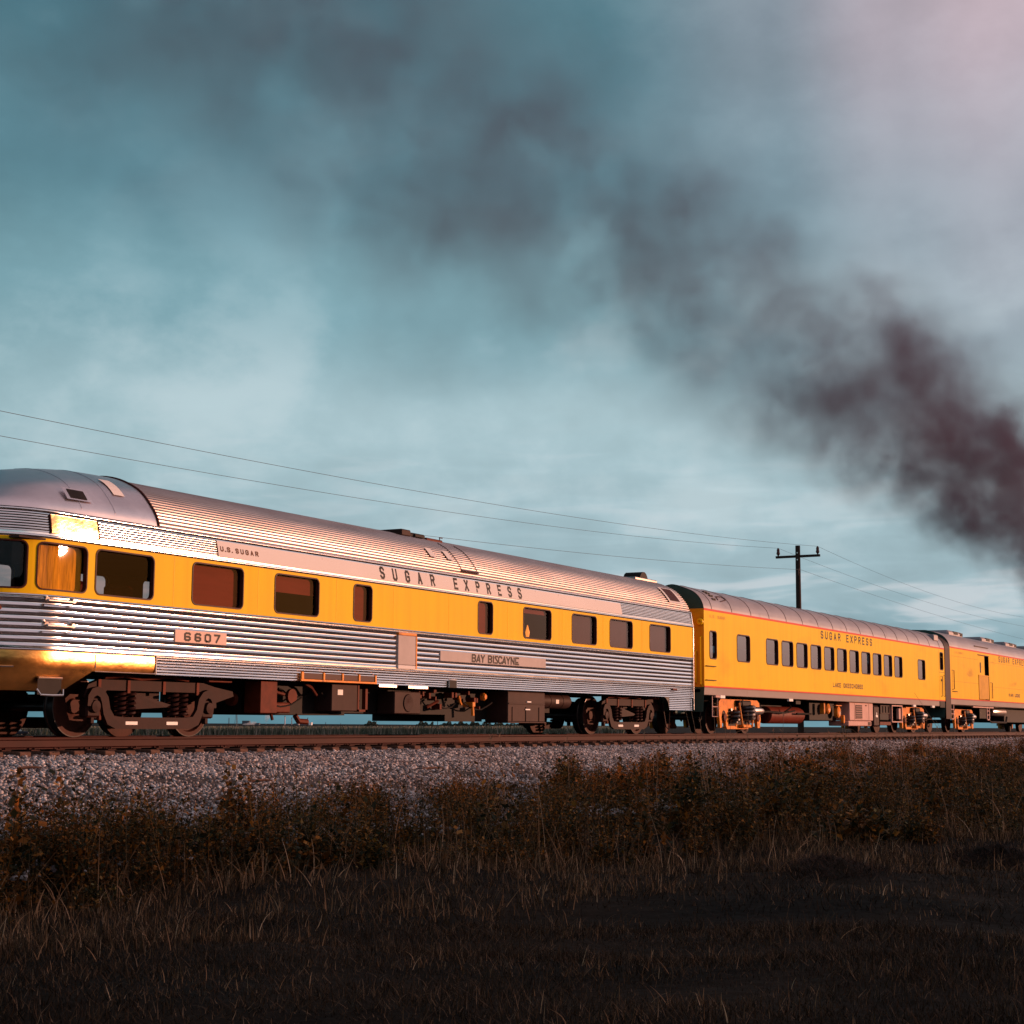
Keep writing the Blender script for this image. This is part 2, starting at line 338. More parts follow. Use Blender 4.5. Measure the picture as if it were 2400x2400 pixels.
# ------------------------------------------------------------------ terrain
def gz(x, y):
    x = np.asarray(x, float); y = np.asarray(y, float)
    z = np.interp(y, [-4000, -96, -70, -66.5, -46, -8.3, -7, -4.6, -1.95, 1.95, 4.6, 9, 30, 9000], [-1.3, -1.3, 7.9, 7.9, -1.3, -1.28, -1.25, -.90, -.40, -.40, -.9, -1.5, -3.2, -3.2])  # includes an unseen bank behind the camera, added to shade the foreground
    crest = np.exp(-((y+68.2)/6.0)**2)
    z = z + crest*(.16*np.sin(x*.21+1.0)+.16*np.sin(x*.083+2)+.16*np.sin(x*.61)+.2*np.sin(x*1.7+.4))
    near = np.clip((-5.0-y)/3, 0, 1)*np.clip((y+44)/6, 0, 1)
    z = z + near*(.05*np.sin(x*.9+y*.4)+.04*np.sin(y*1.3-x*.5+1)+.025*np.sin(2.9*x+1.1*y))
    return z
xs = np.concatenate([[-6000, -2500, -900, -400, -200], np.arange(-120, -24, 3.0), np.arange(-24, 40, .5), np.arange(40, 130, 2.0), [140, 180, 250, 350, 500, 800, 1500, 3000, 7000]])
ys = np.concatenate([[-6000, -2000, -600, -200, -110], np.arange(-96, -46, 1.5), np.arange(-46, -24, 1.5), np.arange(-24, -2, .35), [-1.95, 0, 1.95, 3, 4.6, 7, 9, 14, 20, 30, 50, 90, 160, 250, 400, 700, 1500, 3500, 8000]])
X, Y = np.meshgrid(xs, ys); Z = gz(X, Y)
nx, ny = len(xs), len(ys)
idx = np.arange(nx*ny).reshape(ny, nx)
q = np.stack([idx[:-1, :-1], idx[:-1, 1:], idx[1:, 1:], idx[1:, :-1]], -1).reshape(-1, 4)
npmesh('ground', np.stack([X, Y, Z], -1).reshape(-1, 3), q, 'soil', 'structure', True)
# ballast bed
m = MB(); prof = [(-5.6, -1.08), (-5.2, -.96), (-4.6, -.82), (-3.2, -.50), (-2.0, -.32), (-1.35, -.285), (-1.15, -.255), (1.15, -.255), (1.35, -.285), (2.0, -.32), (3.2, -.5), (4.6, -.84), (5.4, -1.1)]
m.grid([[(x, y, z) for y, z in prof] for x in (-40, 0, 40, 160)]); b = m.build('ballast_bed', 'ballast'); tag(b, kind='structure')
# loose stones
def bz(y): return np.interp(y, [p[0] for p in prof], [p[1] for p in prof])
ico = None
def icosphere():
    t = (1+5**.5)/2
    v = np.array([(-1,t,0),(1,t,0),(-1,-t,0),(1,-t,0),(0,-1,t),(0,1,t),(0,-1,-t),(0,1,-t),(t,0,-1),(t,0,1),(-t,0,-1),(-t,0,1)], float); v /= np.linalg.norm(v[0])
    f = np.array([(0,11,5),(0,5,1),(0,1,7),(0,7,10),(0,10,11),(1,5,9),(5,11,4),(11,10,2),(10,7,6),(7,1,8),(3,9,4),(3,4,2),(3,2,6),(3,6,8),(3,8,9),(4,9,5),(2,4,11),(6,2,10),(8,6,7),(9,8,1)])
    return v, f
iv, ifc = icosphere()
def stones(n, x0, x1, y0, y1, s0, s1, pw=1.0, fade=False):
    x = x0 + (x1-x0)*RNG.random(n)**pw; y = y0 + (y1-y0)*RNG.random(n)
    kp = (y > -2.9) | (RNG.random(n) < .62 + .45*np.sin(1.9*x+2.2*y)*np.sin(.8*x-3.1*y+1)); x, y = x[kp], y[kp]; n = len(x)
    if fade: kp = RNG.random(n) < ((y-y0)/(y1-y0))**.7; x, y = x[kp], y[kp]; n = len(x)
    s = s0 + (s1-s0)*RNG.random(n)**1.6
    p = np.stack([x, y, (np.maximum(bz(y), gz(x, y)) if fade else bz(y)) + s*.25], -1)
    V = iv[None]*(s[:, None, None]*(.55 + .8*RNG.random((n, 12, 1))))*np.stack([.8+.6*RNG.random(n), .8+.6*RNG.random(n), .55+.4*RNG.random(n)], -1)[:, None, :]
    a = RNG.random(n)*6.28; ca, sa = np.cos(a), np.sin(a)
    Vr = V.copy(); Vr[..., 0] = V[..., 0]*ca[:, None] - V[..., 1]*sa[:, None]; Vr[..., 1] = V[..., 0]*sa[:, None] + V[..., 1]*ca[:, None]
    b = RNG.normal(0, .5, n); cb, sb = np.cos(b), np.sin(b); V2 = Vr.copy()
    V2[..., 0] = Vr[..., 0]*cb[:, None] - Vr[..., 2]*sb[:, None]; V2[..., 2] = Vr[..., 0]*sb[:, None] + Vr[..., 2]*cb[:, None]
    V2 += p[:, None, :]
    F = ifc[None] + (np.arange(n)*12)[:, None, None]
    return V2.reshape(-1, 3), F.reshape(-1, 3)
parts = [stones(90000, -4, 30, -5.4, -1.15, .011, .034), stones(34000, -5, 22, -8.2, -4.9, .012, .036, 1.0, True), stones(40000, 30, 90, -5.4, -1.2, .017, .042, 1.3), stones(9000, -6, 60, -1.2, 2.6, .02, .042)]
VV, FF, o = [], [], 0
for v, f in parts: VV.append(v); FF.append(f+o); o += len(v)
tag(npmesh('gravel', np.concatenate(VV), np.concatenate(FF), 'stone', 'stuff'), 'pale crushed ballast stones sloping down from the rails', 'gravel')

# ------------------------------------------------------------------ track
RP = [(-.07, -.172), (.07, -.172), (.07, -.16), (.012, -.142), (.010, -.05), (.036, -.036), (.037, -.008), (.030, 0), (-.030, 0), (-.037, -.008), (-.036, -.036), (-.010, -.05), (-.012, -.142), (-.07, -.16)]
for yc, lab in ((-.753, 'rusty red rail on the near side of the track'), (.753, 'rusty rail on the far side, behind the wheels')):
    m = MB(); n = len(RP)
    rows = [[(x, yc+a, z) for a, z in RP] for x in (-40, 0, 40, 160)]
    m.grid(rows, True)
    r_ = m.build('rail', 'rail', None, True, 30); tag(r_, lab, 'rail', 'rails of the track')
    m = MB(); m.grid([[(x, yc-.028, .0012), (x, yc+.028, .0012)] for x in (-40, 160)]); m.build('rail_head', 'railtop', r_)
# joint bar on the near rail at far left
m = MB(); m.box(-.2, 2.2, -.753-.034, -.753-.012, -.135, -.055, .006)
for x in (1.55, 1.72, .9, 1.1): m.lathe_y((x, -.80, -.09), [(0, .001), (0, .016), (.02, .016)], 8)
jb = m.build('joint_bar', 'rail', bpy.data.objects['rail'])
TL = 'weathered timber sleeper with its end showing under the near rail'
m = MB(); m.box(-.11, .11, -1.31, 1.31, -.36, -.196, .012)
tie0 = m.build('sleeper', 'tie'); tag(tie0, TL, 'sleeper', 'timber sleepers under the rails')
pl = []
for yc in (-.753, .753):
    m = MB(); m.box(-.09, .09, yc-.18, yc+.18, -.193, -.176, .004)
    for a in (-.1, .1):
        for b in (-.05, .05): m.box(b-.012, b+.012, yc+a-.014, yc+a+.014, -.176, -.15, .003)
    pl.append(m.build('tie_plate', 'plateiron', tie0))
first = True
for i in range(168):
    x = -3 + .53*i + random.uniform(-.03, .03)
    if first: tie0.location = (x, 0, 0); o = tie0; first = False
    else:
        o = tie0.copy(); COL.objects.link(o); o.location = (x, random.uniform(-.04, .04), random.uniform(-.006, .004))
        for p in pl: c = p.copy(); COL.objects.link(c); c.parent = o
    o.rotation_euler = (0, 0, random.uniform(-.012, .012))

# ------------------------------------------------------------------ lettering (octagonal block strokes on a 4 x 6 grid)
GL = {
 'S': [[(4,5),(3,6),(1,6),(0,5),(0,4),(1,3.1),(3,2.9),(4,2),(4,1),(3,0),(1,0),(0,1)]], 'U': [[(0,6),(0,1),(1,0),(3,0),(4,1),(4,6)]],
 'G': [[(4,4.6),(4,5),(3,6),(1,6),(0,5),(0,1),(1,0),(3,0),(4,1),(4,2.8),(2.2,2.8)]], 'A': [[(0,0),(2,6),(4,0)],[(.8,1.9),(3.2,1.9)]],
 'R': [[(0,0),(0,6),(3,6),(4,5),(4,4),(3,3),(0,3)],[(2,3),(4,0)]], 'E': [[(4,6),(0,6),(0,0),(4,0)],[(0,3.1),(3.2,3.1)]],
 'X': [[(0,0),(4,6)],[(0,6),(4,0)]], 'P': [[(0,0),(0,6),(3,6),(4,5),(4,4),(3,3),(0,3)]], 'L': [[(0,6),(0,0),(4,0)]],
 'K': [[(0,0),(0,6)],[(4,6),(.3,3),(4,0)]], 'O': [[(1,0),(0,1),(0,5),(1,6),(3,6),(4,5),(4,1),(3,0),(1,0)]], 'C': [[(4,5),(3,6),(1,6),(0,5),(0,1),(1,0),(3,0),(4,1)]],
 'H': [[(0,0),(0,6)],[(4,0),(4,6)],[(0,3),(4,3)]], 'B': [[(0,0),(0,6),(3,6),(4,5.2),(4,4),(3,3.1),(0,3.1)],[(3,3.1),(4,2),(4,1),(3,0),(0,0)]],
 'M': [[(0,0),(0,6),(2,2.6),(4,6),(4,0)]], 'I': [[(2,0),(2,6)]], 'Y': [[(0,6),(2,2.8),(4,6)],[(2,2.8),(2,0)]], 'N': [[(0,0),(0,6),(4,0),(4,6)]],
 '.': [[(1.7,0),(2.3,0)]], '6': [[(4,5.2),(3.2,6),(1,6),(0,5),(0,1),(1,0),(3,0),(4,1),(4,2.2),(3,3),(0,3)]], '0': [[(1,0),(0,1),(0,5),(1,6),(3,6),(4,5),(4,1),(3,0),(1,0)]],
 '7': [[(0,6),(4,6),(1.4,0)]], '1': [[(2,0),(2,6)]],
}
DECO = dict(GL); DECO['A'] = [[(0,0),(2.6,6),(4,0)],[(.9,1.4),(3.6,1.4)]]; DECO['S'] = [[(3.6,6),(1,6),(.4,5),(4,1.4),(3.2,0),(.2,0)]]; DECO['E'] = [[(3.8,6),(0,6),(0,0),(3.8,0)],[(0,1.8),(3,1.8)]]
DECO['6'] = GL['6']
def lettering(txt, xs0, w, z0, h, st, place, mat, parent, font=GL, name='lettering'):
    # txt characters at the x positions xs0 (left edges), width w, stroke st; place(x, z, off) -> point
    m = MB(); k = 0
    for ch, x0 in zip(txt, xs0):
        if ch == ' ': continue
        for line in font[ch]:
            for (a, b), (c, d) in zip(line[:-1], line[1:]):
                ax, az, bx, bz_ = x0+a/4*w, z0+b/6*h, x0+c/4*w, z0+d/6*h
                dx, dz_ = bx-ax, bz_-az; ln = math.hypot(dx, dz_); dx /= ln; dz_ /= ln; e = st*.42
                ax -= dx*e; az -= dz_*e; bx += dx*e; bz_ += dz_*e; px, pz = -dz_*st/2, dx*st/2; of = .0035 + .0004*(k % 7); k += 1
                m.quad(place(ax+px, az+pz, of), place(ax-px, az-pz, of), place(bx-px, bz_-pz, of), place(bx+px, bz_+pz, of))
    return m.build(name, mat, parent, False)

# ------------------------------------------------------------------ window openings shared by all cars
def rr_outline(a0, a1, b0, b1, r, sub=None, k=5):
    # counter-clockwise rounded rectangle in (u,z)
    pts = []
    for cx, cz, s in ((a1-r, b0+r, -90), (a1-r, b1-r, 0), (a0+r, b1-r, 90), (a0+r, b0+r, 180)):
        pts += [(cx+r*math.cos(R(s+90*i/k)), cz+r*math.sin(R(s+90*i/k))) for i in range(k+1)]
        if sub and s == 0: pts += [(a1-r-(a1-a0-2*r)*i/sub, b1) for i in range(1, sub)]
        if sub and s == 180: pts += [(a0+r+(a1-a0-2*r)*i/sub, b0) for i in range(1, sub)]
    return pts
def columns(a0, a1, b0, b1, r, sub=1, k=5):
    us = [a0+r-r*math.cos(R(90*i/k)) for i in range(k+1)]
    c = [(u, b0+r-r*math.sin(R(90*i/k)), b1-r+r*math.sin(R(90*i/k))) for i, u in enumerate(us)]
    mid = [(a0+r+(a1-a0-2*r)*i/sub, b0, b1) for i in range(1, sub)]
    return c + mid + [(a0+a1-u, l, h) for u, l, h in reversed(c)]
def wall_panel(m, u0, u1, z0, z1, wins, place, r=.09, step=2.0):
    # wall between z0..z1 with rounded openings; place(u,z,off)
    cur = u0; w_ = sorted(wins, key=lambda w: w[0]); segs = []
    def plain(a, b):
        n = max(1, int(math.ceil((b-a)/step)))
        for i in range(n):
            p, q_ = a+(b-a)*i/n, a+(b-a)*(i+1)/n
            m.quad(place(p, z0, 0), place(q_, z0, 0), place(q_, z1, 0), place(p, z1, 0))
    for (a, b, zb, zt) in w_:
        if a > cur: plain(cur, a)
        cs = columns(a, b, zb, zt, r, max(1, int((b-a)/min(step, .5))))
        for (p, l0, h0), (q_, l1, h1) in zip(cs[:-1], cs[1:]):
            m.quad(place(p, z0, 0), place(q_, z0, 0), place(q_, l1, 0), place(p, l0, 0))
            m.quad(place(p, h0, 0), place(q_, h1, 0), place(q_, z1, 0), place(p, z1, 0))
        cur = b
    if u1 > cur: plain(cur, u1)
def window(parent, a, b, zb, zt, place, gl, r=.09, depth=.055, gk=.022, blind_or_sheet=None, name='window'):
    sub = max(1, int((b-a)/.13)); m = MB()
    o = rr_outline(a, b, zb, zt, r, sub); g = rr_outline(a-gk, b+gk, zb-gk, zt+gk, r+gk, sub)
    rings = [[place(u, z, .0025) for u, z in g], [place(u, z, .009) for u, z in g], [place(u, z, .010) for u, z in o], [place(u, z, -depth) for u, z in o], [place(u, z, -depth-.012) for u, z in o]]
    m.grid(rings, True)
    w = m.build(name, 'gasket', parent, True, 40)
    m = MB(); cs = columns(a, b, zb, zt, r, sub)
    for (p, l0, h0), (q_, l1, h1) in zip(cs[:-1], cs[1:]):
        m.quad(place(p, l0, -depth), place(q_, l1, -depth), place(q_, h1, -depth), place(p, h0, -depth))
    m.build('pane', gl, w, True)
    if blind_or_sheet:
        f, mt = blind_or_sheet; m = MB(); zl = zt - (zt-zb)*f; n = max(2, sub)
        for i in range(n):
            p, q_ = a+(b-a)*i/n, a+(b-a)*(i+1)/n
            m.quad(place(p, zl, -depth-.05), place(q_, zl, -depth-.05), place(q_, zt, -depth-.05), place(p, zt, -depth-.05))
        m.build('blind', mt, w, False)  # real blinds at some windows, sheets coloured like reflections at others
    return w

def crom(pts, n=60):
    P = [pts[0]] + list(pts) + [pts[-1]]; o = []
    for i in range(1, len(P)-2):
        for k in range(n):
            t = k/n; t2 = t*t; t3 = t2*t
            o.append(tuple(.5*((2*P[i][d]) + (-P[i-1][d]+P[i+1][d])*t + (2*P[i-1][d]-5*P[i][d]+4*P[i+1][d]-P[i+2][d])*t2 + (-P[i-1][d]+3*P[i][d]-3*P[i+1][d]+P[i+2][d])*t3) for d in (0, 1)))
    return o + [pts[-1]]
def resample(pts, ds):
    o = [pts[0]]; acc = 0; S = [0]
    for a, b in zip(pts[:-1], pts[1:]): S.append(S[-1] + math.dist(a, b))
    n = max(2, int(round(S[-1]/ds))); w = np.interp(np.linspace(0, S[-1], n+1), S, [p[0] for p in pts]); z = np.interp(np.linspace(0, S[-1], n+1), S, [p[1] for p in pts])
    return list(zip(w, z)), S[-1]
def ribbed(pts, pitch, depth, per=6, convex=False):
    S = sum(math.dist(a, b) for a, b in zip(pts[:-1], pts[1:])); nr = max(1, round(S/pitch))
    P, S = resample(pts, S/(nr*per)); o = []
    for i, (w, z) in enumerate(P):
        a, b = P[max(i-1, 0)], P[min(i+1, len(P)-1)]; dw, dz_ = b[0]-a[0], b[1]-a[1]; ln = math.hypot(dw, dz_)
        f = (i % per)/per; k = 1-(2*f-1)**2
        d = depth*(k-1) if convex else -depth*k
        o.append((w + dz_/ln*d, z - dw/ln*d))   # outward normal of an upward profile on +w side
    return o
def fluted(w, z0, z1, n, d, per=12, k=.52):
    o = []; p = (z1-z0)/n
    for i in range(n*per+1):
        f = (i % per)/per
        q = -d*(1-(1-f/k)**2) if f < k else -d*(1-f)/(1-k)
        o.append((w+q, z0+p*i/per))
    return o
def bead(w, z0, z1, h, n=6):
    return [(w, z0)] + [(w + .003 + h*math.sin(math.pi*i/n), z0+(z1-z0)*i/n) for i in range(n+1)] + [(w, z1)]

# ------------------------------------------------------------------ observation car
RC, T0, T1 = 1.52, 2.6, 25.66
UE = T0 - math.pi*RC/2
def P1(u, w, z):
    if u >= T0: return (u, -w, z)
    a = (T0-u)/RC
    if a <= math.pi: return (T0 - math.sin(a)*w, -math.cos(a)*w, z)
    return (T0 + (T0-math.pi*RC) - u, w, z)
def urange(a, b):
    u = a; o = [a]
    while u < b - 1e-6:
        lo = T0-math.pi*RC
        if lo - .001 <= u < T0 - .001: u = min(b, u + .10, T0 if u < T0 else 1e9)
        elif u < lo: u = min(b, u+1.5, lo)
        else: u = min(b, u + 1.1)
        o.append(u)
    return o
UF = 2*UE - T1
RP1 = [(1.52, 2.80), (1.513, 2.95), (1.462, 3.18), (1.40, 3.36), (1.30, 3.52), (1.1, 3.75), (.9, 3.89), (.6, 4.02), (.3, 4.09), (0, 4.11)]
CR = crom(RP1, 30)
def W1(z):
    if z <= 2.8: return RC
    return float(np.interp(z, [p[1] for p in CR], [p[0] for p in CR]))
def cut(z0, z1): return [(W1(z0+(z1-z0)*i/12), z0+(z1-z0)*i/12) for i in range(13)]
def sweep(m, prof_, us): m.grid([[P1(u, w, z) for w, z in prof_] for u in us])
car = empty('observation_car', (13, 0, 0), 'round-ended stainless steel and yellow railway car with fluted sides, nearest in the train', 'railway car')
us_all = urange(UF, T1)
# skirt ribs (behind the front valance), dropping lower at the far end
us_s = urange(4.66, T1)
m = MB(); sweep(m, fluted(1.508, .95, 1.218, 6, .012, 8), us_s)
m2 = [(1.48, .62), (1.50, .947)]
sweep(m, fluted(1.50, .62, .947, 7, .012, 8), [24.12, 24.5, 25.0, 25.60]); m.plate([(23.8, .948), (23.95, .90), (24.06, .80), (24.12, .66), (24.12, .948)], -1.49, -1.48)
m.grid([[P1(u, w, z) for w, z in [(1.50, .95), (1.515, 1.218)]] for u in urange(UF, 2*UE-4.66)])
skirt = m.build('skirt', 'steel', car, True, 24)
# smooth front valance: belly curve round the end
m = MB(); vp = [(1.515, 1.218), (1.52, 1.12), (1.515, 1.02), (1.49, .96)]
sweep(m, vp[::-1], urange(2*UE-4.66, 4.66))
lowp = [(1.49, .96), (1.45, .85), (1.38, .74), (1.30, .66)]
sweep(m, lowp[::-1], urange(2*UE-2.9, 2.92))
rows = []
for k in range(7):
    f = k/6; u = 2.92 + .42*f; zb = .66 + .30*f**.8
    zz = [zb + (.96-zb)*i/5 for i in range(6)]; rows.append([P1(u, float(np.interp(z, [.66, .74, .85, .96], [1.30, 1.38, 1.45, 1.49])), z) for z in zz])
m.grid(rows)
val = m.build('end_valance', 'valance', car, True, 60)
m = MB(); m.tube([P1(u, 1.53, .958) for u in urange(3.34, 4.66)], .008, 6); m.tube([P1(4.655, 1.525, z) for z in (.955, 1.22)], .014, 6); m.tube([P1(u, 1.525, .985) for u in urange(1.1, 1.9)], .012, 6); m.tube([P1(3.36, 1.522, z) for z in (1.0, 1.2)], .006, 5)
build_each(m, 'edge_trim', 'chrome', val)
# step well in the valance
m = MB(); a, b_ = 2.30, 2.74
m.add([P1(a, 1.475, .83), P1(b_, 1.475, .83), P1(b_, 1.475, .60), P1(a, 1.475, .60)], [(0, 1, 2, 3)])
ws = m.build('step_recess', 'black', val, False)
m = MB(); m.tube([P1(a-.02, 1.49, .68), P1(a+.02, 1.53, .60), P1((a+b_)/2, 1.53, .595), P1(b_-.02, 1.53, .60), P1(b_+.02, 1.49, .68)], .016, 6); m.tube([P1(a, 1.485, .84), P1(b_, 1.485, .84)], .016, 6)
m.build('step_bracket', 'chrome', val)
# beads, big flutes
m = MB()
for z0, z1, h, w in ((1.218, 1.252, .016, 1.515), (1.975, 2.018, .018, 1.52), (1.945, 1.968, .010, 1.517)): sweep(m, bead(w, z0, z1, h), us_all)
m.grid([[P1(u, w, z) for w, z in [(1.508, 1.252), (1.508, 1.283)]] for u in us_all]); m.grid([[P1(u, w, z) for w, z in [(1.508, 1.943), (1.508, 1.975)]] for u in us_all])
m.grid([[P1(u, w, z) for w, z in fluted(1.522, 1.283, 1.943, 7, .020)] for u in us_all])
flute = m.build('fluted_siding', 'steel', car, True, 24)
# yellow window belt
WIN = [(.72, 2.02), (2.19, 3.10), (3.30, 4.53), (5.45, 6.70), (7.57, 8.81), (9.90, 10.47), (14.37, 14.95), (16.30, 17.56), (18.60, 19.84), (20.58, 21.83), (22.87, 24.14)]
ZB, ZT = 2.098, 2.745
pl1 = lambda u, z, o: P1(u, W1(z)+o, z)
allw = [(a, b, ZB, ZT) for a, b in WIN] + [(2*UE-b, 2*UE-a, ZB, ZT) for a, b in WIN]
m = MB(); inarc = lambda w: -2.8 < w[0] < 3.2 and -2.8 < w[1] < 3.2
wall_panel(m, UF, 2*UE-3.2, 2.018, 2.815, [w for w in allw if w[1] < 2*UE-3.2], pl1, .085, 2.0)
wall_panel(m, 2*UE-3.2, 3.2, 2.018, 2.815, [w for w in allw if inarc(w)], pl1, .085, .12)
wall_panel(m, 3.2, T1, 2.018, 2.815, [w for w in allw if w[0] > 3.2], pl1, .085, 2.0)
belt = m.build('window_belt', 'yellow', car, True, 40)
MT['lining'] = pbr('maroon_lining', (.075, .025, .022), .7, 0, .15)
lin = lambda u, z, o: P1(u, W1(z)-.075, z)
for ua, ub in ((UF, 2*UE-3.2), (3.2, T1)):
    m = MB(); wall_panel(m, ua, ub, 2.018, 2.80, [w for w in allw if w[0] > ua and w[1] < ub], lin, .085, 2.0); m.build('interior_lining', 'lining', car, False)
m = MB()
for x in (5.0, 7.1, 9.35, 11.2, 13.2, 15.6, 18.1, 20.2, 22.4): m.box(x, x+.008, -1.5225, -1.519, 2.03, 2.81)
build_each(m, 'panel_joint', 'yellow2', belt, False)
BL = {1: (1.0, 'goldcurtain'), 3: (1.0, 'blind'), 4: (.45, 'blind'), 5: (1.0, 'blind'), 6: (1.0, 'blind'), 7: (.16, 'blind'), 8: (1.0, 'greyblind'), 9: (1.0, 'greyblind'), 10: (1.0, 'greyblind')}  # gold and grey entries stand in for light reflected in the glass
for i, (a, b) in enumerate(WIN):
    window(car, a, b, ZB, ZT, pl1, 'glass1', .085, blind_or_sheet=BL.get(i))
    if i < 5 : window(car, 2*UE-b, 2*UE-a, ZB, ZT, pl1, 'glass1', .085)
    else: window(car, 2*UE-b, 2*UE-a, ZB, ZT, pl1, 'glass1', .085, blind_or_sheet=(1.0, 'greyblind'))
# letterboard zone
m = MB()
for z0, z1, h in ((2.815, 2.868, .017), (3.195, 3.242, .018)):
    n = 6; sweep(m, [(W1(z0+(z1-z0)*i/n) + .003 + h*math.sin(math.pi*i/n), z0+(z1-z0)*i/n) for i in range(n+1)], us_all)
sweep(m, [(W1(z)-.012, z) for z in (2.868, 2.885, 2.90)], us_all); sweep(m, [(W1(z)-.012, z) for z in (3.168, 3.18, 3.195)], us_all)
ribs = ribbed(cut(2.90, 3.168), .0383, .011)
for a, b in ((UF, 2.40), (3.33, 6.06), (21.26, T1)): sweep(m, ribs, urange(a, b))
lb = m.build('ribbed_letterboard', 'steel', car, True, 40)
m = MB(); sweep(m, [(w+.004, z) for w, z in cut(2.90, 3.168)], urange(6.06, 21.26))
name_b = m.build('name_board', 'panelsteel', car, True)
m = MB()
for x in (8.95, 12.4, 16.9, 18.0, 19.9): m.quad(P1(x, W1(2.91)+.0065, 2.91), P1(x+.008, W1(2.91)+.0065, 2.91), P1(x+.008, W1(3.16)+.0065, 3.16), P1(x, W1(3.16)+.0065, 3.16))
build_each(m, 'board_seam', 'plate', name_b, False)
sx = [10.76, 11.19, 11.63, 12.07, 12.54, 13.42, 13.84, 14.30, 14.74, 15.20, 15.64, 16.08]
plb = lambda x, z, o: P1(x, W1(z)+.004+o, z)
lettering('SUGAREXPRESS', [x+.018 for x in sx], .11, 2.945, .192, .046, plb, 'letter', name_b)
lettering('U.S.SUGAR', [6.13, 6.22, 6.30, 6.39, 6.52, 6.65, 6.78, 6.91, 7.04], .06, 3.005, .066, .020, plb, 'letterbrown', name_b)
# louvre panel, coloured with sun glow, over the front window
m = MB(); sweep(m, ribbed([(w+.006, z) for w, z in cut(2.895, 3.172)], .02, .0016), urange(2.40, 3.33))
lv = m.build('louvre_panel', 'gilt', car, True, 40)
m = MB()
for u in (2.39, 3.34): m.tube([P1(u, W1(z)+.004, z) for z in (2.89, 3.03, 3.175)], .014, 6)
m.build('louvre_edge', 'gasket', lv)
# ribbed roof behind the smooth end cap
full = crom([(W1(3.242), 3.242)] + [p for p in RP1 if p[1] > 3.3], 30)
full = full + [(-w, z) for w, z in reversed(full[:-1])]
rp = ribbed(full, .062, .0125, 6)
usr = [4.66] + [4.9 + .8*i for i in range(26)] + [T1]
usr = [u for u in usr if u <= T1]
m = MB(); m.grid([[(u, -w, z) for w, z in rp] for u in usr]); roof = m.build('roof', 'roofsteel', car, True, 45)
hs = crom([(W1(3.245)+.012, 3.245)] + [(w+.014*min(1, w/.6), z+.012) for w, z in RP1 if z > 3.3], 4)
m = MB(); A = [T0 - math.pi*RC*k/26 for k in range(27)]
rows = [[(4.68, -w, z) for w, z in hs], [(3.6, -w, z) for w, z in hs]]
for k in range(27):
    a = math.pi*k/26
    rows.append([(T0 - math.sin(a)*w*(1-.0*z), -math.cos(a)*w, z - .0) for w, z in hs])
rows += [[(3.6, w, z) for w, z in hs], [(4.68, w, z) for w, z in hs]]
drop = lambda p: (p[0], p[1], p[2] - (.060)*max(0, 4.3-p[0])**2*max(0, (p[2]-3.245)/.865))
rows = [rows[0]] + [[(x, -w, z) for w, z in hs] for x in (4.3, 3.95, 3.6, 3.3, 2.95)] + rows[2:-2] + [[(x, w, z) for w, z in hs] for x in (2.95, 3.6, 4.3)] + [rows[-1]]
rows = [[drop(p) for p in r_] for r_ in rows]
m.grid(rows); cap = m.build('roof_cap', 'capsteel', car, True, 60)
m = MB()
edge = [(4.685, -w*1.004, z+.004) for w, z in hs] + [(4.685, w*1.004, z+.004) for w, z in reversed(hs[:-1])]
m.tube(edge, .02, 6); m.build('cap_edge', 'gasket', cap)
m = MB()
for x in (3.05, 3.75): m.tube([drop((x, -w*1.002, z+.001)) for w, z in hs[3:]], .005, 5)
build_each(m, 'cap_seam', 'capsteel', cap)
def on_roof(x, w): # near-side point at half-width w
    z = float(np.interp(-w, [-p[0] for p in CR], [p[1] for p in CR])); return (x, -w, z)
def roofpatch(m, x0, x1, wa, wb, off, n=5):
    rows = []
    for x in (x0, x1):
        r_ = []
        for i in range(n+1):
            w = wa+(wb-wa)*i/n; p = on_roof(x, w); r_.append((p[0], p[1]-off*.7, p[2]+off*.7))
        rows.append(r_)
    m.grid(rows)
m = MB(); roofpatch(m, 2.80, 3.32, 1.36, 1.22, .03); vf = m.build('cap_vent', 'capsteel', cap, False)
m = MB(); roofpatch(m, 2.88, 3.22, 1.345, 1.24, .036); m.build('vent_opening', 'black', vf, False)
m = MB(); roofpatch(m, 3.92, 4.16, 1.2, .86, .03); m.build('cap_plate', 'panelsteel', cap, False)
# roof details
m = MB()
for x in (12.86, 13.52): roofpatch(m, x, x+.21, 1.285, 1.13, .018)
build_each(m, 'roof_step_plate', 'panelsteel', roof, False)
m = MB()
for x in (13.88, 14.52): m.tube([(p[0], p[1]-.006, p[2]+.006) for p in [on_roof(x, w) for w in (1.41, 1.3, 1.15, 1.0, .8)]], .007, 5)
m.tube([(p[0], p[1]-.006, p[2]+.006) for p in [on_roof(13.86, 1.41), on_roof(14.54, 1.41)]], .014, 5)
m.build('hatch_edge', 'gasket', roof)
hatch = MB(); hatch.box(12.75, 13.10, -.66, .3, 4.0, 4.135, .02)
ho = hatch.build('roof_hatch', 'box', car, True)
m = MB(); m.box(13.1, 13.75, -.60, .25, 4.0, 4.11, .03); m.box(13.3, 13.62, -.64, -.595, 4.03, 4.08); m.build('hatch_housing', 'black', ho)
m = MB(); m.box(13.75, 14.40, -.62, .22, 3.98, 4.06, .02); m.tube([(14.34, -.58, 4.05), (14.32, -.58, 4.11), (14.44, -.58, 4.115)], .012, 5); m.build('hatch_tail', 'rust', ho)
m = MB(); m.lathe_y((24.75, -.5, 4.02), [(0, .02), (0, .26), (.5, .26), (.5, .02)], 14); vo = m.build('roof_vent', 'black', car)
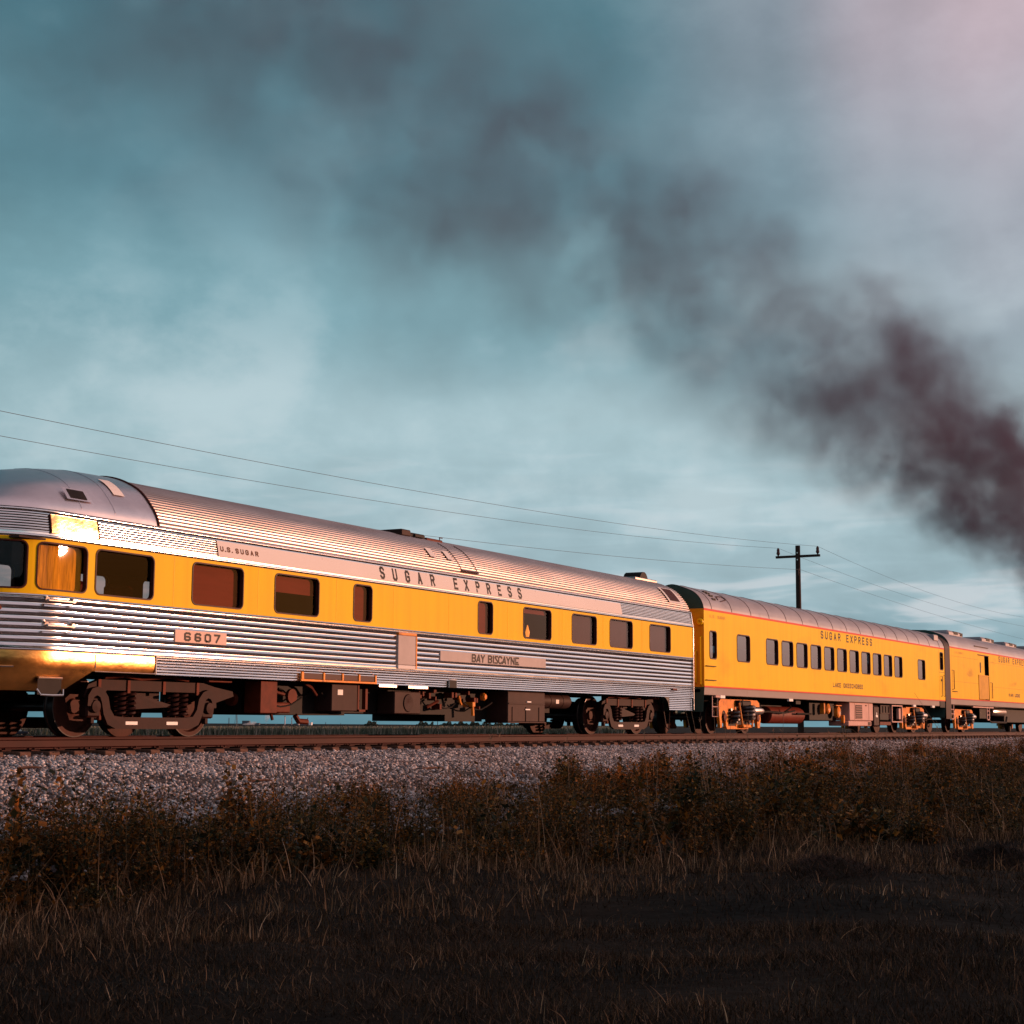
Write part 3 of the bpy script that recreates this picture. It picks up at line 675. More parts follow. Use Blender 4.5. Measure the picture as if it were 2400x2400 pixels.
m = MB(); m.box(24.1, 25.5, -.55, .5, 4.02, 4.105, .02); m.build('vent_base', 'roofsteel', vo)
m = MB(); roofpatch(m, 24.42, 25.30, 1.38, 1.02, .02); g_ = m.build('roof_grille', 'panelsteel', car, False)
m = MB(); roofpatch(m, 24.56, 25.16, 1.345, 1.05, .028); m.build('grille_mesh', 'gasket', g_, False)
# plates, door, handrails
pf = lambda x, z, o: P1(x, 1.526+o, z)
def flat(name, x0, x1, z0, z1, w, mat, th=.02):
    m = MB(); m.box(x0, x1, -w, -w+th, z0, z1, .004); return m.build(name, mat, car, False)
npl = flat('number_plate', 5.07, 6.32, 1.472, 1.668, 1.524, 'pinkplate', .03)
lettering('6607', [5.30, 5.55, 5.79, 6.02], .12, 1.512, .108, .032, pf, 'letter', npl, DECO)
bpl = flat('name_plate', 12.90, 17.32, 1.465, 1.670, 1.524, 'plate', .03)
bx = [14.13, 14.33, 14.50, None, 14.78, 14.94, 15.02, 15.20, 15.40, 15.58, 15.76, 15.96]
lettering('BAYBISCAYNE', [14.13+.0, 14.31, 14.49, 14.79, 14.93, 15.05, 15.22, 15.38, 15.56, 15.75, 15.95], .13, 1.50, .135, .034, pf, 'letter', bpl, DECO)
ad = MB(); ad.box(11.37, 11.98, -1.535, -1.50, 1.34, 1.90, .006); do = ad.build('access_door', 'plate', car, False)
m = MB(); m.box(11.36, 12.0, -1.55, -1.50, 1.90, 1.955, .01); m.box(11.985, 12.03, -1.54, -1.50, 1.27, 1.90, .006); m.build('door_frame', 'ytruck', do, False)
m = MB(); m.box(11.37, 11.98, -1.538, -1.50, 1.26, 1.332, .006); m.build('door_sill', 'panelsteel', do, False)
for z in (1.955, 1.60):
    m = MB(); us = [2.33, 2.36, 2.6, 2.85, 2.88]
    m.tube([P1(2.34, 1.52, z), P1(2.36, 1.575, z-.02), P1(2.6, 1.58, z-.02), P1(2.84, 1.575, z-.02), P1(2.86, 1.52, z)], .014, 7)
    for u in (2.35, 2.85): m.tube([P1(u, 1.51, z), P1(u, 1.56, z-.005)], .035, 8)
    m.build('handrail', 'chrome', car)
# skirt louvre opening and notches
m = MB(); m.box(8.40, 10.60, -1.528, -1.52, .995, 1.095); so_ = m.build('skirt_opening', 'gasket', car, False)
m = MB()
m.box(8.33, 10.66, -1.545, -1.515, .95, .985, .004)
for x in (8.34, 8.98, 9.55, 10.07, 10.60): m.box(x, x+.05 if x > 8.4 else x+.07, -1.545, -1.515, .985, 1.11, .004)
m.build('opening_frame', 'ytruck', so_, False)
m = MB(); m.box(13.25, 13.52, -1.527, -1.50, .945, 1.09); nt = m.build('skirt_notch', 'black', car, False)
m = MB(); m.tube([P1(u, 1.522, z) for u, z in ((13.24, .95), (13.24, 1.10), (13.53, 1.10), (13.53, .95))], .012, 5); m.build('notch_edge', 'chrome', nt)
m = MB(); m.box(10.75, 11.35, -1.53, -1.49, .90, .955, .004); m.box(11.75, 12.45, -1.53, -1.49, .895, .95, .004); build_each(m, 'rub_plate', 'chrome', car, False)
m = MB(); m.box(24.28, 24.55, -1.53, -1.5, 1.13, 1.18, .004); m.build('marker_bracket', 'rust', car, False)
# inside
m = MB(); m.box(3.2, T1-.05, -1.42, 1.42, 1.25, 1.30); m.box(1.8, T1-.05, -1.49, 1.49, 2.785, 2.81); m.box(9.1, 9.14, -1.42, 1.42, 1.3, 2.86); m.box(12.6, 12.64, -1.42, 1.42, 1.3, 2.86); m.box(18.1, 18.14, -1.42, 1.42, 1.3, 2.86)
m.build('interior', 'dark', car, False)
for x, s in ((1.55, -1), (3.55, -1), (4.6, -1), (3.0, 1), (4.2, 1), (6.0, 1)):
    m = MB(); y = -.95 if s < 0 else .95; m.box(x-.30, x+.30, y-.3, y+.3, 1.72, 1.9, .06); m.box(x-.30, x+.30, y-.28 if s > 0 else y+.12, y-.12 if s > 0 else y+.28, 1.75, 2.35, .06); m.build('armchair', 'rust', car)
m = MB(); m.lathe_z((17.02, -1.22, 2.15), [(0, .01), (0, .035), (.10, .05), (.17, .03), (.26, .008)], 10); m.build('window_lamp', 'lamp', car)
# end wall and diaphragm
m = MB(); ring = [(T1, -w, z) for w, z in [(1.5, 1.0), (1.52, 1.3), (1.52, 2.0), (1.52, 2.8)] + [p for p in RP1[1:]]]; ring += [(x, -y, z) for x, y, z in reversed(ring[:-1])]
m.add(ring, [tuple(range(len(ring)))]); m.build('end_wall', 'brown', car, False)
m = MB(); m.tube([(T1-.02, -W1(z)-.01, z) for z in (.64, 1.2, 2.0, 2.8, 3.2)], .012, 6); m.build('corner_post', 'steel', car)
m = MB(); m.box(6.9, 18.3, -.25, .25, .75, 1.0); m.box(2.9, T1, -1.2, 1.2, 1.0, 1.24); m.box(.4, 2.9, -.9, .9, .75, 1.2); m.box(7.50, 8.1, -.9, .9, .40, 1.0); m.box(8.1, 10.4, -1.0, .9, .372, 1.0); m.box(10.4, 14.1, -.95, .9, .415, 1.0); m.box(14.1, 15.6, -.9, .9, .28, 1.0); m.box(15.6, 17.5, -.9, .9, .33, 1.0); m.box(17.5, 19.6, -.4, .9, .5, 1.0)
m.build('underframe', 'black', car, False)
m = MB(); m.box(7.46, 7.92, -1.35, -1.0, .388, .93, .01); m.build('radiator_panel', 'rust', car)
m = MB(); m.box(9.46, 10.27, -1.38, -.98, .445, .93, .015); bxo = m.build('equipment_box', 'box', car)
m = MB(); m.box(9.64, 9.80, -1.387, -1.379, .735, .83); m.build('white_label', 'white', bxo, False)
m = MB(); m.box(10.28, 10.33, -1.38, -1.3, .44, .92); m.box(10.53, 10.60, -1.38, -1.3, .44, .86); m.box(10.28, 10.60, -1.38, -1.3, .44, .48); m.build('ladder_frame', 'rust', car, False)
m = MB(); m.box(11.50, 12.42, -1.38, -.98, .415, .84, .015); b2 = m.build('equipment_box', 'box', car)
m = MB(); m.lathe_y((11.97, -1.38, .62), [(0, .001), (-.02, .10), (-.02, .16), (0, .175)], 20); m.build('round_cover', 'truck', b2)
m = MB(); m.box(15.80, 17.48, -1.42, -.85, .275, .93, .02)
for x in (16.0, 16.6, 17.2): m.box(x-.02, x+.02, -1.436, -1.42, .29, .60, .004)
m.box(15.82, 17.46, -1.436, -1.42, .655, .685, .004); m.box(15.78, 17.5, -1.44, -.84, .255, .285, .006)
bb = m.build('battery_box', 'box', car)
m = MB(); m.box(16.55, 16.76, -1.442, -1.436, .535, .56); m.box(16.62, 16.8, -1.445, -1.42, .70, .725); m.build('box_label', 'white', bb, False)
m = MB(); m.lathe_x((17.62, -1.05, .755), [(0, .001), (0, .11), (.04, .155), (.08, .165), (1.5, .165), (1.56, .155), (1.6, .10), (1.6, .001)], 22)
for x in (.55, 1.15): m.lathe_x((17.62+x, -1.05, .755), [(0, .165), (0, .173), (.04, .173), (.04, .165)], 22)
at_ = m.build('air_tank', 'box', car)
m = MB(); m.box(18.38, 18.52, -1.224, -1.218, .70, .79); m.build('white_label', 'white', at_, False)
# pipes and valves in the shadow below
m = MB(); rg = random.Random(3)
m.tube([(8.0, -1.15, .9), (8.1, -1.2, .75), (8.3, -1.2, .72)], .03, 6); m.tube([(8.9, -1.2, .92), (9.1, -1.2, .85), (9.25, -1.2, .72)], .03, 6); m.lathe_y((8.55, -1.2, .69), [(0, .001), (0, .13), (.06, .13)], 18)
m.box(8.0, 8.5, -1.2, -1.02, .40, .58, .02); m.box(12.5, 12.75, -1.2, -1.0, .72, .80, .01)
m.tube([(13.0, -1.15, .55), (13.35, -1.2, .68)], .03, 6); m.tube([(8.2, -1.0, .40), (8.25, -1.0, .28)], .03, 6); m.tube([(8.9, -1.0, .36), (9.0, -1.0, .26), (9.25, -1.0, .25)], .05, 7); m.tube([(7.2, -.9, .62), (7.3, -.9, .62)], .11, 12)
for i in range(14):
    x = rg.uniform(12.6, 15.3); z = rg.uniform(.5, .85); s = rg.uniform(.04, .09); m.box(x, x+s, -1.2, -1.0, z, z+s*1.4, .008)
build_each(m, 'brake_pipe', 'rust', car)
rg = random.Random(5)
for i in range(9):
    x = rg.uniform(7.6, 14.6); l = rg.uniform(.5, 1.3); z = rg.uniform(.6, .9); y = rg.uniform(-1.25, -1.0)
    m = MB(); m.tube([(x+l*k/8, y, z-.16*math.sin(math.pi*k/8)+rg.uniform(-.01, .01)) for k in range(9)], .016, 6); m.build('hose', 'black', car)
m = MB(); m.lathe_y((15.25, -1.2, .80), [(0, .001), (0, .05), (.04, .08), (.1, .08)], 12); m.box(14.62, 14.74, -1.25, -1.0, .58, .68, .01); m.tube([(14.7, -1.2, .58), (14.72, -1.2, .40)], .035, 6); m.tube([(14.15, -1.2, .8), (14.2, -1.2, .68), (14.25, -1.2, .62)], .03, 6); build_each(m, 'brake_valve', 'ytruck', car)

# ------------------------------------------------------------------ trucks
def wheelset(parent, x, wf='wheel'):
    out_ = []
    for s in (-1, 1):
        m = MB(); y = s*.69; p = [(-.02, .06), (-.02, .14), (.05, .30), (.04, .40)]
        prof_ = [(s*.115, .001), (s*.115, .10), (s*.07, .12), (s*.045, .22), (s*.06, .36), (s*.125, .385), (s*.125, .452), (0, .460), (s*-.012, .486), (s*-.04, .486), (s*-.045, .38), (s*-.02, .10), (s*-.02, .001)]
        m.lathe_y((x, y, .457), prof_, 36)
        w = m.build('wheel', [wf], parent, True, 30)
        m = MB(); m.lathe_y((x, y, .4575), [(s*.126, .445), (s*.124, .4615), (0, .4625), (s*-.014, .488), (s*-.041, .488)], 36); m.build('tyre', 'tread', w, True, 30)
    m = MB(); m.lathe_y((x, 0, .457), [(-.66, .08), (.66, .08)], 14); m.build('axle', 'tread', parent)
def truck_a(parent, xc):
    m = MB()
    for s in (-1, 1):
        y0, y1 = s*1.06, s*1.17
        top = [(xc-1.50, .60), (xc-1.40, .78), (xc-1.15, .86), (xc+1.2, .86), (xc+1.5, .80), (xc+1.95, .74), (xc+1.98, .66), (xc+1.5, .54), (xc+1.45, .30), (xc+1.38, .30), (xc+1.36, .62), (xc+1.2, .70), (xc-1.0, .70), (xc-1.12, .62), (xc-1.14, .28), (xc-1.24, .28), (xc-1.34, .52)]
        if s < 0: m.plate(top, y0, y1)
        else: m2_ = MB(); m2_.plate(top, y0, y1)
    tr = m.build('truck', 'truck', parent, False); m2_.build('side_frame', 'truck', tr, False)
    for s in (-1, 1):
        m = MB(); y0, y1 = s*1.17, s*1.235
        ol, il = [], []
        def arc(cx, cz, r, a0, a1, n=7): return [(cx+r*math.cos(R(a0+(a1-a0)*i/n)), cz+r*math.sin(R(a0+(a1-a0)*i/n))) for i in range(n+1)]
        L_, H_ = xc-1.295, xc+1.295
        outer = [(L_-.16, .50)] + arc(L_+.0, .56, .20, 180, 60) + [(xc-.98, .60)] + arc(xc-.80, .33, .16, 180, 270)[:0] + [(xc-.90, .40)] + arc(xc-.72, .335, .14, 180, 270, 5)[2:] + arc(xc+.72, .335, .14, 270, 360, 5)[:-2] + [(xc+.90, .40), (xc+.98, .60)] + arc(H_, .56, .20, 120, 0) + [(H_+.16, .50)]
        lower = [(H_+.08, .50)] + [(H_+.04, .58), (H_-.06, .60)] + [(xc+1.10, .36)] + arc(xc+.92, .25, .15, 0, -90, 5) + arc(xc-.92, .25, .15, 270, 180, 5) + [(xc-1.10, .36), (L_+.06, .60), (L_-.04, .58), (L_-.08, .50)]
        # bottom bar, arms and hooked ends as a ribbon between an upper and a lower curve
        up_ = [(L_-.17, .46), (L_-.16, .62), (L_-.08, .72), (L_+.04, .75), (L_+.16, .71), (L_+.26, .60), (L_+.31, .42), (L_+.40, .315), (xc-.7, .30), (xc, .30), (xc+.7, .30), (H_-.40, .315), (H_-.31, .42), (H_-.26, .60), (H_-.16, .71), (H_-.04, .75), (H_+.08, .72), (H_+.16, .62), (H_+.17, .46)]
        dn_ = [(L_-.07, .46), (L_-.06, .56), (L_-.03, .60), (L_+.03, .62), (L_+.09, .59), (L_+.13, .50), (L_+.17, .34), (L_+.26, .19), (xc-.86, .125), (xc, .12), (xc+.86, .125), (H_-.26, .19), (H_-.17, .34), (H_-.13, .50), (H_-.09, .59), (H_-.03, .62), (H_+.03, .60), (H_+.06, .56), (H_+.07, .46)]
        for y in (y0, y1): m.grid([[(x, y, z) for x, z in up_], [(x, y, z) for x, z in dn_]])
        m.grid([[(x, y0, z) for x, z in up_], [(x, y1, z) for x, z in up_]]); m.grid([[(x, y0, z) for x, z in dn_], [(x, y1, z) for x, z in dn_]])
        eq = m.build('equalizer_bar', 'truck', tr, False)
        if s < 0:
            m = MB()
            for x in (-.52, .40): m.box(xc+x-.13, xc+x+.13, y1-.004 if s > 0 else y1-.004, y1, .185, .235)
            m.build('stencil', 'white', eq, False)
        for x in (-.60, .60):
            m = MB(); m.coil((xc+x-.11, s*1.15, .31), .085, .36, 5, .022); m.coil((xc+x+.11, s*1.15, .31), .085, .36, 5, .022)
            m.build('coil_spring', 'truck', tr)
        for x in (-1.295, 1.295):
            m = MB(); m.box(xc+x-.15, xc+x+.15, min(s*1.02, s*1.20), max(s*1.02, s*1.20), .29, .60, .03); m.lathe_y((xc+x, s*1.20, .455), [(0, .10), (s*.05, .09), (s*.06, .001)], 14); m.box(xc+x-.04, xc+x+.04, min(s*1.1, s*1.18), max(s*1.1, s*1.18), .20, .30, .01)
            m.build('journal_box', 'truck', tr)
    m = MB(); m.add([(xc-.38, -1.16, .66), (xc+.40, -1.2, .50), (xc+.30, -1.2, .46), (xc-.40, -1.16, .42), (xc-.38, 1.16, .66), (xc+.40, 1.2, .50), (xc+.30, 1.2, .46), (xc-.40, 1.16, .42)], [(0, 1, 2, 3), (7, 6, 5, 4), (0, 4, 5, 1), (1, 5, 6, 2), (2, 6, 7, 3), (3, 7, 4, 0)]); m.box(xc-.35, xc+.35, -1.0, 1.0, .45, .80)
    m.build('bolster', 'truck', tr, False)
    m = MB()
    for x in (-1.18, -.55, .25, 1.05): m.box(xc+x-.03, xc+x+.03, -1.19, -1.165, .66, .86)
    m.box(xc-1.19, xc-1.13, -1.2, -1.06, .25, .70, .01); m.box(xc+1.3, xc+1.9, -1.2, -1.1, .88, .96, .01); m.tube([(xc-1.0, -1.1, .90), (xc-.6, -1.15, .93), (xc-.2, -1.1, .89), (xc+.4, -1.15, .94), (xc+.9, -1.1, .90)], .035, 6)
    m.build('brake_rigging', 'rust', tr)
    for x in (-1.295, 1.295): wheelset(tr, xc+x)
    return tr
t1 = truck_a(car, 4.995); t2 = copy_tree(t1, car, (17.275, 0, 0))
m = MB(); m.box(24.85, 24.95, -1.25, -1.18, .72, .82, .01); m.build('marker_lamp', 'redlamp', car)
m = MB(); m.tube([(24.3, -1.1, .9), (24.4, -1.2, .6), (24.55, -1.2, .2), (24.85, -1.15, .12), (24.9, -1.15, .6)], .02, 6); m.tube([(23.9, -.8, .2), (24.4, -.9, .6)], .025, 6); m.box(24.35, 24.42, -1.2, -1.12, .6, .8); m.box(24.2, 25.6, -.5, .5, .6, 1.0); m.build('end_piping', 'truck', car)

# ------------------------------------------------------------------ yellow coach and baggage car
def boxcar(name, x0, x1, label, zs, zr, ze, wins, paint, skirtw=1.50, door=None, crown=4.15, seam0=None, roofmat='greyroof'):
    # zs skirt bottom, zr lower red line, ze eaves
    root = empty(name, ((x0+x1)/2, 0, 0), label, 'railway car')
    RPc = [(1.52, ze), (1.50, ze+.10), (1.42, ze+.27), (1.24, ze+.45), (.95, ze+.58), (.6, ze+.68), (.3, crown-.015), (0, crown)]
    cr = crom(RPc, 6); fullr = cr + [(-w, z) for w, z in reversed(cr[:-1])]
    for s in (1, -1):
        m = MB(); pl = lambda u, z, o, s=s: (u, s*(1.52+o), z)
        gaps = [door] if (door and s < 0) else []
        if gaps:
            d0, d1, dz0, dz1 = door
            wall_panel(m, x0, d0, zr, ze, [w for w in wins if w[1] < d0], pl); wall_panel(m, d1, x1, zr, ze, [w for w in wins if w[0] > d1], pl); wall_panel(m, d0, d1, dz1, ze, [], pl)
        else: wall_panel(m, x0, x1, zr, ze, wins, pl)
        body = m.build('body_side', paint, root, False)
    m = MB()
    for z in (zr+.70, ze-.37): m.box(x0+.3, (door[0] if door else x1-.3), -1.5225, -1.5195, z, z+.006); 
    if door:
        for z in (zr+.62, ze-.40): m.box(door[1]+.2, x1-.3, -1.5225, -1.5195, z, z+.006)
    m.build('panel_joint', 'letterbrown' if door else paint, body, False)
    m = MB()
    for s in (-1, 1):
        y = s*1.5235
        m.box(x0, x1, min(y, s*1.515), max(y, s*1.515), ze-.045, ze+.012, .003)
        m.box(x0, x1, min(y, s*1.515), max(y, s*1.515), zr-.035, zr+.006, .003)
    m.build('red_stripe', 'red', body, False)
    for s in (-1, 1):
        m = MB(); m.grid([[(x, s*w, z) for w, z in ((skirtw-.03, zs), (skirtw, zs+.012), (skirtw, zr-.03), (1.515, zr-.02))] for x in (x0, x1)]); m.build('skirt', 'greyskirt', root, False)
    m = MB(); m.grid([[(x, -w, z+.012) for w, z in fullr] for x in np.linspace(x0, x1, 14)])
    rf = m.build('roof', roofmat, root, True, 60)
    if seam0:
        x = seam0
        while x < x1:
            m = MB(); m.tube([(x, -w*1.002, z+.013) for w, z in cr], .0085, 5, False); m.build('roof_seam', 'gasket', rf); x += 1.495
    for w in wins:
        for s in (-1, 1):
            window(root, w[0], w[1], w[2], w[3], (lambda u, z, o, s=s: (u, s*(1.52+o), z)), 'glass2', .09 if w[1]-w[0] > .6 else .07, .05, .03)
    for x in (x0, x1):
        m = MB(); m.mi = 1; m.quad((x, -1.52, zr-.03), (x, 1.52, zr-.03), (x, 1.52, ze), (x, -1.52, ze)); m.mi = 0
        m.quad((x, -1.48, zs-.45), (x, 1.48, zs-.45), (x, 1.52, zr-.03), (x, -1.52, zr-.03))
        ring = [(x, -w, z) for w, z in cr] + [(x, w, z) for w, z in reversed(cr[:-1])]; m.add(ring, [tuple(range(len(ring)))])
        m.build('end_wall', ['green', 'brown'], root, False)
    m = MB(); m.box(x0, x1, -1.4, 1.4, 1.12, 1.2); m.box(x0+.4, x1-.4, -.3, .3, .72, 1.12); m.build('underframe', 'black', root, False)
    m = MB(); m.box(x0+.1, x1-.1, -1.42, 1.42, zr+.02, zr+.06); m.box(x0+.1, x1-.1, -1.3, 1.3, ze-.15, ze-.12); m.build('interior', 'dark', root, False)
    return root, body, rf
CW = [(26.80, 27.27), (28.83, 29.81)] + [(31.17+1.331*i, 32.15+1.331*i) for i in range(11)] + [(47.64, 48.63)]
coach, cbody, croof = boxcar('coach', 26.40, 51.60, 'plain yellow coach with a row of eleven close-set windows, second in the train', 1.045, 1.29, 3.385,
    [(a, b, 2.055, 2.782) for a, b in CW] + [(50.9, 51.36, 2.52, 3.19)], 'yellow2', crown=4.035, seam0=26.95)
pc = lambda x, z, o: (x, -1.5205-o, z)
def spread(txt, a, b, w):
    n = len(txt); return [a + (b-w-a)*i/(n-1) for i in range(n)]
lettering('SUGAR EXPRESS', spread('SUGAR EXPRESS', 36.19, 41.71, .20), .20, 3.065, .21, .048, pc, 'letter', cbody)
lettering('LAKE OKEECHOBEE', spread('LAKE OKEECHOBEE', 37.33, 40.55, .13), .13, 1.52, .12, .034, pc, 'letterbrown', cbody)
lettering('U.S. SUGAR', spread('U.S. SUGAR', 26.80, 27.92, .08), .08, 3.165, .07, .018, pc, 'lettersoft', cbody)
lettering('111', [27.32, 27.44, 27.56], .05, 1.345, .055, .016, pc, 'lettersoft', cbody)
for z in (1.83, 1.45):
    m = MB(); m.tube([(26.48, -1.52, z), (26.48, -1.57, z), (27.12, -1.57, z), (27.12, -1.52, z)], .012, 6); m.build('grab_iron', 'gasket', coach)
m = MB(); m.tube([(50.95, -1.52, 2.25), (51.02, -1.57, 2.25), (51.02, -1.57, 1.45), (50.95, -1.52, 1.45)], .014, 6); m.build('grab_iron', 'gasket', coach)
m = MB(); m.tube([(51.42, -1.52, 2.3), (51.48, -1.56, 2.3), (51.48, -1.56, 1.45), (51.42, -1.52, 1.45)], .014, 6); m.build('grab_iron', 'gasket', coach)
m = MB(); m.box(50.72, 51.56, -1.5225, -1.5195, 2.40, 2.412); m.box(50.72, 50.727, -1.5225, -1.5195, 1.3, 3.3); m.box(51.55, 51.557, -1.5225, -1.5195, 1.3, 3.3); m.box(51.0, 51.1, -1.54, -1.52, 2.05, 2.13, .01); m.build('door_joint', 'letterbrown', coach, False)
m = MB(); m.box(50.75, 51.5, -1.522, -1.46, 1.0, 1.245); m.build('step_well', 'black', coach, False)
m = MB()
for x in (27.55, 33.1, 46.9, 49.6): m.box(x, x+.35, -1.515, -1.44, .975, 1.055, .006)
build_each(m, 'jacking_pad', 'white', coach, False)
m = MB(); m.box(27.2, 27.5, -1.52, -1.45, .99, 1.05, .005); m.tube([(27.10, -1.45, 1.03), (27.10, -1.45, .47), (27.48, -1.45, .47), (27.48, -1.45, 1.03)], .017, 6); m.tube([(27.10, -1.45, .74), (27.48, -1.45, .74)], .015, 6); m.build('step_ladder', 'pink', coach)
# roof fittings of the coach
def side_pt(w, ze=3.385, crown=4.035):
    RPc = crom([(1.52, ze), (1.50, ze+.10), (1.42, ze+.27), (1.24, ze+.45), (.95, ze+.58), (.6, ze+.68), (.3, crown-.015), (0, crown)], 6)
    return float(np.interp(-w, [-p[0] for p in RPc], [p[1] for p in RPc])) + .012
m = MB()
for i in range(4):
    w0 = 1.40-.085*i
    for j in range(2): m.box(27.28+.13*j, 27.38+.13*j, -w0-.02, -w0+.05, side_pt(w0)-.03, side_pt(w0)+.035)
m.build('roof_louvre', 'black', croof, False)
m = MB(); m.tube([(27.7, -1.41, side_pt(1.41)+.02), (27.72, -1.33, side_pt(1.33)+.03), (28.2, -1.30, side_pt(1.3)+.03), (28.35, -1.38, side_pt(1.38)+.03), (27.8, -1.43, side_pt(1.43)+.01)], .012, 5); m.build('roof_cable', 'gasket', croof)
m = MB(); m.box(50.3, 50.95, -1.46, -1.1, side_pt(1.4)-.05, side_pt(1.25)+.06, .03); m.build('roof_scoop', 'greyroof', croof, False)
for k, (x, s) in enumerate([(30.2+.97*i, s) for i in range(16) for s in (-1, 1)]):
    m = MB(); m.box(x-.05, x+.06, s*.42 if s > 0 else -1.3, 1.3 if s > 0 else -.42, 1.75, 2.42, .05); m.box(x-.07, x+.07, .55 if s > 0 else -1.15, 1.15 if s > 0 else -.55, 2.22, 2.46, .03); m.build('seat', 'seat' if k % 3 else 'linen', coach)
def truck_b(parent, xc, rich=True):
    m = MB()
    for s in (-1, 1):
        y0, y1 = s*1.10, s*1.19
        m.plate([(xc-1.65, .72), (xc-1.62, .90), (xc-1.5, .97), (xc+1.35, .97), (xc+1.52, .88), (xc+1.56, .70), (xc+1.62, .42), (xc+1.55, .16), (xc+1.38, .16), (xc+1.30, .50), (xc+1.1, .68), (xc+.62, .62), (xc+.55, .30), (xc+.66, .20), (xc+.62, .13), (xc-1.05, .13), (xc-1.12, .22), (xc-1.15, .52), (xc-1.28, .62), (xc-1.40, .50), (xc-1.42, .18), (xc-1.55, .16), (xc-1.60, .45)], y0, y1)
        if s < 0: tr = m.build('truck', 'ytruck', parent, False); m = MB()
        else: m.build('side_frame', 'ytruck', tr, False)
    for s in (-1, 1):
        m = MB(); m.box(xc-.95, xc-.42, min(s*1.195, s*1.18), max(s*1.195, s*1.18), .22, .66, .0); m.box(xc-.32, xc+.52, min(s*1.2, s*1.18), max(s*1.2, s*1.18), .26, .80); m.lathe_y((xc-1.28, s*1.18, .5), [(0, .001), (s*.015, .15), (0, .16)], 14)
        m.build('pocket', 'black', tr, False)
        m = MB(); m.coil((xc-.72, s*1.27, .32), .15, .36, 3.5, .042); m.lathe_z((xc-.72, s*1.26, 0), [(.30, .001), (.30, .13), (.40, .13), (.42, .1)], 16); m.build('coil_spring', 'tread', tr)
        m = MB(); m.coil((xc+.18, s*1.29, .36), .24, .42, 4, .05); m.build('coil_spring', 'tread', tr)
        m = MB(); m.tube([(xc-.38, s*1.30, .88), (xc-.22, s*1.34, .22)], .03, 7); m.tube([(xc+.50, s*1.36, .80), (xc+.50, s*1.36, .32)], .045, 8); m.tube([(xc+.50, s*1.36, .34), (xc+.50, s*1.36, .2)], .025, 6); m.box(xc-.15, xc+.55, min(s*1.2, s*1.34), max(s*1.2, s*1.34), .17, .26, .02); m.build('damper', 'ytruck', tr)
        m = MB(); m.lathe_x((xc+.62, s*1.26, .66), [(0, .001), (0, .10), (.3, .12), (.65, .12), (.9, .09), (.98, .03), (.98, .001)], 16); m.build('brake_cylinder', 'chrome', tr)
        m = MB(); m.box(xc-.4, xc+.55, min(s*1.15, s*1.32), max(s*1.15, s*1.32), .78, .95, .03); m.tube([(xc-.2, s*1.33, .95), (xc-.28, s*1.36, .86), (xc-.2, s*1.34, .78)], .02, 5); m.build('spring_cap', 'black', tr)
        m = MB(); m.lathe_y((xc+1.30, s*1.2, .455), [(0, .001), (s*.03, .12), (s*.05, .10), (s*.06, .001)], 14); m.lathe_y((xc-1.30, s*1.2, .455), [(0, .001), (s*.03, .12), (s*.05, .10), (s*.06, .001)], 14); m.build('journal_box', 'rust', tr)
    for x in (-1.295, 1.295): wheelset(tr, xc+x)
    return tr
tb = truck_b(coach, 29.86); copy_tree(tb, coach, (18.14, 0, 0))
m = MB(); m.lathe_x((33.2, -.62, .565), [(0, .001), (0, .2), (.06, .27), (3.1, .27), (3.18, .2), (3.2, .001)], 26); m.build('water_tank', 'tankred', coach)
m = MB(); m.tube([(31.6, -.9, .62), (32.6, -1.0, .66), (34.0, -1.05, .63), (35.0, -1.0, .70)], .03, 6); m.tube([(34.2, -1.1, .98), (34.4, -1.1, .8), (34.1, -1.0, .66)], .025, 6); m.tube([(35.2, -1.0, .62), (36.6, -1.0, .62)], .03, 6); m.box(34.3, 34.75, -1.3, -1.2, .9, 1.02, .01); build_each(m, 'brake_pipe', 'black', coach)
m = MB(); m.box(36.4, 39.2, -1.0, .9, .40, 1.05, .03); m.box(31.4, 33.0, -.6, .8, .3, 1.05); build_each(m, 'equipment_box', 'black', coach)
m = MB(); m.box(37.0, 37.15, -1.3, -1.15, .62, .98, .02); m.lathe_y((37.6, -1.25, .80), [(0, .001), (-.04, .12), (0, .17), (.12, .17)], 16); m.lathe_y((38.7, -1.25, .70), [(0, .001), (-.03, .14), (0, .19), (.12, .19)], 18); m.box(38.2, 38.8, -1.32, -1.2, .90, .93); m.box(39.05, 39.2, -1.3, -1.2, .33, .60, .01); build_each(m, 'governor', 'ytruck', coach)
m = MB(); m.box(39.33, 42.0, -1.42, -.7, .425, 1.04, .02); m.box(39.25, 41.85, -1.40, -.7, .24, .415, .02); ac = m.build('cooling_cabinet', 'pink', coach, False)
m = MB(); m.box(39.98, 40.72, -1.432, -1.42, .48, .96)
for x in (39.85, 41.5): m.box(x, x+.02, -1.425, -1.42, .45, 1.02)
m.box(41.1, 41.25, -1.44, -1.42, .93, .96); m.box(41.45, 41.75, -1.41, -1.402, .27, .38); build_each(m, 'grille', 'gasket', ac, False)
m = MB()
for i in range(6): m.box(39.98, 40.72, -1.445, -1.43, .50+.078*i, .512+.078*i)
m.build('grille_slat', 'pink', ac, False)
m = MB(); m.box(42.2, 42.9, -1.38, -.8, .215, .97, .06); g = m.build('equipment_box', 'box', coach)
m = MB(); m.box(42.45, 42.68, -1.387, -1.379, .55, .63); m.box(42.53, 42.6, -1.387, -1.379, .63, .72); m.build('white_label', 'white', g, False)
m = MB(); m.box(43.05, 44.15, -1.35, -.8, .45, .98, .02); m.build('equipment_box', 'black', coach)
m = MB()
